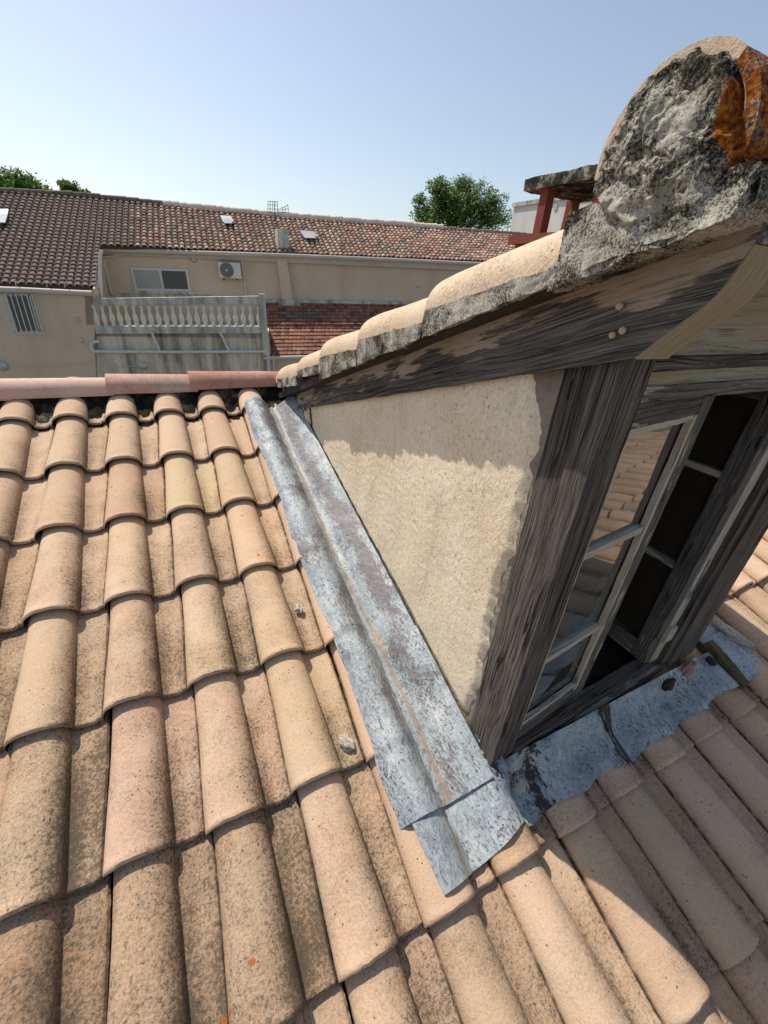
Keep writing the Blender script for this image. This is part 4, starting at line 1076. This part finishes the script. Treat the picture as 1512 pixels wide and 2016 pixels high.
# barred window of the left wing
wb = bpy.data.objects.new('barred_window', None); scene.collection.objects.link(wb); wb.parent = house
WQ = [(26, 655), (84, 655), (2, 579), (62, 579)]
mb = MB(); slab4(mb, WQ, DA - .02, .03); obj('window_reveal', mb, M['facade_st'], wb)
mb = MB(); slab4(mb, inner(WQ, .14, .92, .06, .94), DA - .04, .03); obj('pane', mb, M['mirrorglass'], wb)
for u in (.10, .88):
    mb = MB(); slab4(mb, inner(WQ, u, u + .07, .02, .96), DA - .06, .03); obj('frame', mb, M['alu'], wb)
for k in range(7):
    u = k / 6; q = inner(WQ, -.05 + u * 1.05, 1, 0, 1); a = onF(*q[0], DA - .22); b = onF(*q[2], DA - .22)
    mb = MB(); mb.tube([a + FN * .2, a, b, b + FN * .2], .016, 6); obj('security_bar', mb, M['white'], wb)
mb = MB(); mb.tube([onF(22, 656, DA - .22), onF(88, 655, DA - .22)], .016, 6); obj('security_bar', mb, M['white'], wb)
# roof lights
def rooflight(q, lab):
    e = bpy.data.objects.new('roof_light', None); scene.collection.objects.link(e); e.parent = house; e['label'] = lab
    def sl(q, off, th):
        mbx = MB(); a = [onR(x, y, off) for x, y in q]; mbx.hexa([a[(k & 1) + (2 if k & 2 else 0)] + RN * (th if k & 4 else 0) for k in range(8)]); return mbx
    obj('frame', sl(q, .06, .10), M['alu'], e); obj('pane', sl(inner(q, .12, .88, .12, .88), .17, .008), M['skyglass'], e)
rooflight([(-10, 441), (12, 441), (-2, 418), (19, 418)], 'cut off roof light at the left edge of the dark tiles')
rooflight([(440, 441), (461, 441), (434, 429), (455, 430)], 'small roof light high on the mixed tiles')
rooflight([(598, 470), (627, 470), (590, 458), (617, 460)], 'wider roof light right of the flue')
# small flue on the roof
mb = MB(); c = onR(556, 486); mb.box((c.x - .24, c.y - .25, c.z - .3), (c.x + .22, c.y + .2, c.z + .62), long='z'); obj('flue', mb, M['concrete'], house)
# lower body so nothing floats
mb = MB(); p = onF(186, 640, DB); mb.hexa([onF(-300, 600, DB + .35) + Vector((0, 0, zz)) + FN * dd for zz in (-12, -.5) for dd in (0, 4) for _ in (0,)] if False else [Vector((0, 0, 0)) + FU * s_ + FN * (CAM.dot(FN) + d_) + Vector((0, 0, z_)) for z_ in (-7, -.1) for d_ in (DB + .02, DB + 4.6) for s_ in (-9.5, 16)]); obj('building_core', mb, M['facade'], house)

# air conditioner
c = onF(452, 531, DB - .35); ac = thing('air_conditioner', 'white boxed air conditioner with round fan grille hung on the terrace wall', 'air conditioner', c)
mb = MB(); slab4(mb, ((432, 546), (476, 549), (428, 516), (472, 518)), DB - .42, .32); obj('casing', mb, M['frame'], ac, bevel=.01)
fc = onF(446.5, 532, DB - .425); mb = MB(); mb.lathe([(.265, 0), (.265, .01)], fc, 24, -FN); obj('fan_opening', mb, M['darkmetal'], ac)
mb = MB()
for r in (.06, .10, .14, .18, .22, .26): mb.tube([fc - FN * .02 + (FU * math.cos(t * math.pi / 12) + Vector((0, 0, math.sin(t * math.pi / 12)))) * r for t in range(25)], .006, 4, False)
mb.lathe([(.045, .015), (.045, .03)], fc, 12, -FN); obj('fan_grille', mb, M['alu'], ac)
for px in (442, 468):
    mb = MB(); a = onF(px, 549, DB - .4); mb.box(a + Vector((-.02, 0, -.06)), a + Vector((.02, .35, 0))); obj('bracket', mb, M['darkmetal'], ac)

# antennas
an = thing('roof_antenna', 'television aerial with a grid panel and a small fanned aerial on a thin mast', 'antenna', onR(541, 470))
b0 = onR(541, 474); top = Vector(b0); tp = ray(541, 398); tp = CAM + tp * ((b0 - CAM).dot(FN) / tp.dot(FN))
mb = MB(); mb.tube([b0, tp], .018, 6); obj('mast', mb, M['darkmetal'], an)
Dp = (b0 - CAM).dot(FN)
mb = MB()
for x in (527, 531.5, 536, 540.5, 546): mb.tube([onF(x + .8, 396, Dp), onF(x, 418, Dp + .1)], .012, 4)
for y in (396, 403, 411, 418): mb.tube([onF(527.5, y, Dp), onF(546, y + 1, Dp)], .012, 4)
obj('grid_panel', mb, M['darkmetal'], an)
mb = MB()
for (a, b) in (((546, 413), (567, 404)), ((546, 418), (569, 418)), ((566, 402), (569, 420)), ((556, 408), (557, 419)), ((561, 406), (562, 419)), ((546, 415), (568, 411))): mb.tube([onF(*a, Dp), onF(*b, Dp)], .012, 4)
obj('fan_aerial', mb, M['darkmetal'], an)
m3 = thing('roof_mast', 'short thin mast standing on the small flue of the far roof', 'antenna', onR(548, 470))
mb = MB(); mb.tube([onF(545, 470, Dp - .3), onF(543, 425, Dp - .3)], .015, 6); mb.tube([onF(533, 421, Dp - .3), onF(556, 428, Dp - .3)], .01, 4); obj('mast', mb, M['darkmetal'], m3)

# annex with the red flat tile roof
anx = thing('tiled_annex', 'low annex with red flat tile roof and a greyed patch, right of the terrace', 'annex', (3, 16, -6))
RT = [onF(519, 700, DA), onF(850, 694, DA), onF(523, 594, DB - .05), onF(1000, 602, DB - .05)]
def rt(u, v): return (RT[0] * (1 - u) + RT[1] * u) * (1 - v) + (RT[2] * (1 - u) + RT[3] * u) * v
RT[1] = RT[0] + (RT[1] - RT[0]) * 1.5; RT[3] = RT[2] + (RT[3] - RT[2]) * 1.02
nrm = (RT[1] - RT[0]).cross(RT[2] - RT[0]).normalized()
if nrm.z < 0: nrm.negate()
mb = MB(); NR, NC = 15, 64
wdt = (RT[1] - RT[0]).length; NC = int(wdt / .155)
for r in range(NR):
    for c in range(NC):
        u0, u1 = c / NC, (c + .97) / NC; v0, v1 = r / NR, (r + 1.12) / NR
        g_ = random.uniform(.75, 1.2); q = random.random()
        colr = (.30 * g_, .135 * g_, .085 * g_) if q < .70 else ((.17 * g_, .085 * g_, .065 * g_) if q < .9 else (.30 * g_, .18 * g_, .135 * g_))
        pu, pv = (c / NC), r / NR
        if .065 < pu < .19 and .62 < pv < .80: colr = (.15 * g_, .145 * g_, .125 * g_)
        mb.col = (*colr, 1)
        lift = random.uniform(.0, .012)
        a, b, c2, d2 = rt(u0, v0) + nrm * (.035 + lift), rt(u1, v0) + nrm * (.035 + lift), rt(u0, v1), rt(u1, v1)
        m1, m2 = a.lerp(b, .35) + nrm * .018, c2.lerp(d2, .35) + nrm * .018
        i = [mb.vert(p) for p in (a, m1, b, c2, m2, d2, a - nrm * .03, m1 - nrm * .03, b - nrm * .03)]
        mb.face([i[0], i[1], i[4], i[3]]); mb.face([i[1], i[2], i[5], i[4]]); mb.face([i[6], i[7], i[1], i[0]]); mb.face([i[7], i[8], i[2], i[1]])
obj('roof_tiles', mb, M['bgtile'], anx)
mb = MB(); mb.col = (.1, .05, .04, 1); mb.hexa([rt(u, v) + nrm * h for h in (-.12, -.02) for v in (0, 1.0) for u in (0, 1)]); obj('roof_deck', mb, M['bgtile'], anx)
a, b = RT[0], RT[1]
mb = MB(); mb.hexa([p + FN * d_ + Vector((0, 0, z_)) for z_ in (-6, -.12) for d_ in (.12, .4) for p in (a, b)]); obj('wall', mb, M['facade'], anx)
mb = MB(); mb.tube([a - FN * .1 + Vector((0, 0, -.08)), b - FN * .1 + Vector((0, 0, -.06))], .075, 10)
g0 = onF(538, 700, DA - .15); mb.tube([g0, g0 + Vector((0, 0, -2))], .045, 8); mb.lathe([(.06, 0), (.06, .06)], g0 + Vector((0, 0, -.25)), 8); obj('gutter', mb, M['gutter'], anx, smooth=50)
mb = MB(); mb.hexa([p + FN * d_ + Vector((0, 0, z_)) for z_ in (-.02, .09) for d_ in (-.12, .03) for p in (RT[2], RT[3])], (30, 2, 2), .02, 2); obj('lead_capping', mb, M['concrete'], anx)

# pale building far right
wb_ = thing('white_building', 'pale flat roofed building with one small vent, seen behind the red chimney legs', 'building', (20, 24, -6))
def dirp(px, py, D): d = ray(px, py); return CAM + d * (D / math.hypot(d.x, d.y))
A = dirp(1012, 409, 34); B = dirp(1013, 460, 34); Cn = CAM + ray(1055, 397) * 1
BX = A.x
pA, pB = onX(1012, 408, BX), onX(1240, 352, BX)
mb = MB(); mb.hexa([Vector((x, y, z)) for z in (-6, pA.z) for y in (pB.y, pA.y) for x in (BX, BX + 12)]); obj('wall', mb, M['whitewall'], wb_)
mb = MB(); mb.hexa([Vector((x, y, z)) for z in (pA.z, pA.z + .22) for y in (pB.y, pA.y + .1) for x in (BX - .1, BX + 12)]); obj('parapet', mb, M['concrete'], wb_)
v0 = onX(1090, 414, BX - .03); v1 = onX(1098, 402, BX - .03)
mb = MB(); mb.hexa([Vector((x, y, z)) for z in (v0.z, v1.z) for y in (v0.y, v1.y) for x in (BX - .05, BX + .05)]); obj('vent', mb, M['alu'], wb_)

# ground and trees
mb = MB(); mb.grid(lambda u, v: Vector((-600 + 1200 * u, -600 + 1200 * v, -6.2)), 4, 4, lambda u, v: (u, v)); g = obj('ground', mb, M['asphalt']); g['kind'] = 'structure'
mbh = MB(); mbh.hexa([Vector((x, y, z)) for z in (-6.2, -2.45) for y in (-7.4, 2.4) for x in (-2.9, 5.9)])
obj('house_body', mbh, M['facade'], roof)
def tree(base, crown, label, nleaf, lf, seed, group='trees behind the far roof'):
    t = thing('leafy_tree', label, 'tree', base, group)
    rnd = random.Random(seed); mb = MB()
    cx = sum(c[0] for c in crown) / len(crown); cy = sum(c[1] for c in crown) / len(crown); zlow = min(c[2] - c[3] for c in crown)
    b = Vector(base); m_ = Vector((cx, cy, zlow + .5)); mb.tube([b, b.lerp(m_, .5) + Vector((.1, 0, 0)), m_], [.38, .28, .2], 8)
    for c in crown: mb.tube([m_, m_.lerp(Vector(c[:3]), .6) + Vector((0, 0, .2)), Vector(c[:3]) + Vector((0, 0, c[3] * .3))], [.16, .09, .03], 6)
    obj('trunk', mb, M['bark'], t, smooth=True)
    mb = MB(); tot = sum(c[3] ** 2 for c in crown)
    for c in crown:
        # twigs: sub clumps on the lobe's shell
        C0 = Vector(c[:3]); n = int(nleaf * c[3] ** 2 / tot); ncl = max(10, int(n / 30))
        for q in range(ncl):
            d = Vector((rnd.gauss(0, 1), rnd.gauss(0, 1), rnd.gauss(0, 1))).normalized(); d.z *= c[4] if len(c) > 4 else 1.0
            cc = C0 + d * c[3] * (rnd.random() ** .4) * rnd.uniform(.7, .95); cr = c[3] * rnd.uniform(.13, .26)
            sh = rnd.random()
            for l in range(30):
                p = cc + Vector((rnd.gauss(0, .55), rnd.gauss(0, .55), rnd.gauss(0, .6))) * cr
                a = Vector((rnd.gauss(0, 1), rnd.gauss(0, 1), rnd.gauss(0, .6))).normalized(); bb_ = a.orthogonal().normalized()
                s1 = lf * rnd.uniform(.6, 1.2); k_ = rnd.random() * .6 + sh * .4; mb.col = (k_, k_, k_, 1)
                mid = a * s1 * .5
                i = [mb.vert(p), mb.vert(p + mid + bb_ * s1 * .34), mb.vert(p + a * s1), mb.vert(p + mid - bb_ * s1 * .34)]
                mb.face(i)
    obj('crown', mb, M['leaf'], t)
def at(px, py, D): return dirp(px, py, D)
def lobes(L, D): return [(*at(px, py, D + dd), r) for px, py, dd, r in L]
cr = lobes([(862, 378, 0, 1.0), (864, 366, 0, .7), (908, 380, .5, 1.2), (912, 366, .5, .75), (940, 398, -.4, 1.3), (890, 410, 0, 1.5), (835, 420, .4, 1.1), (825, 400, 0, .7), (850, 440, 0, 1.6), (920, 430, 0, 1.9), (965, 420, .3, 1.2), (975, 395, .2, .9), (978, 438, 0, 1.2), (875, 395, 0, 1.4), (905, 395, 1, 1.5)], 36)
cb = at(900, 440, 36); tree((cb.x, cb.y, -6.2), cr, 'round leafy green tree rising behind the middle of the far roof', 27000, .16, 3)
cr = lobes([(20, 372, 0, 1.1), (48, 362, 0, .9), (60, 378, 0, .9), (-5, 378, 0, 1.3), (40, 385, 0, 1.3), (92, 386, 0, .75), (75, 385, 0, 1.0), (-60, 380, 0, 1.7)], 36)
cb = at(40, 400, 36); tree((cb.x, cb.y, -6.2), cr, 'large green tree crown at the left edge behind the dark roof', 12000, .17, 5)
cr = lobes([(132, 372, 0, .5), (145, 380, 0, .6), (168, 383, 0, .35), (124, 365, 0, .25)], 36)
cb = at(143, 400, 36); tree((cb.x, cb.y, -6.2), cr, 'small tree top peeping over the ridge right of the big left tree', 2600, .15, 7)
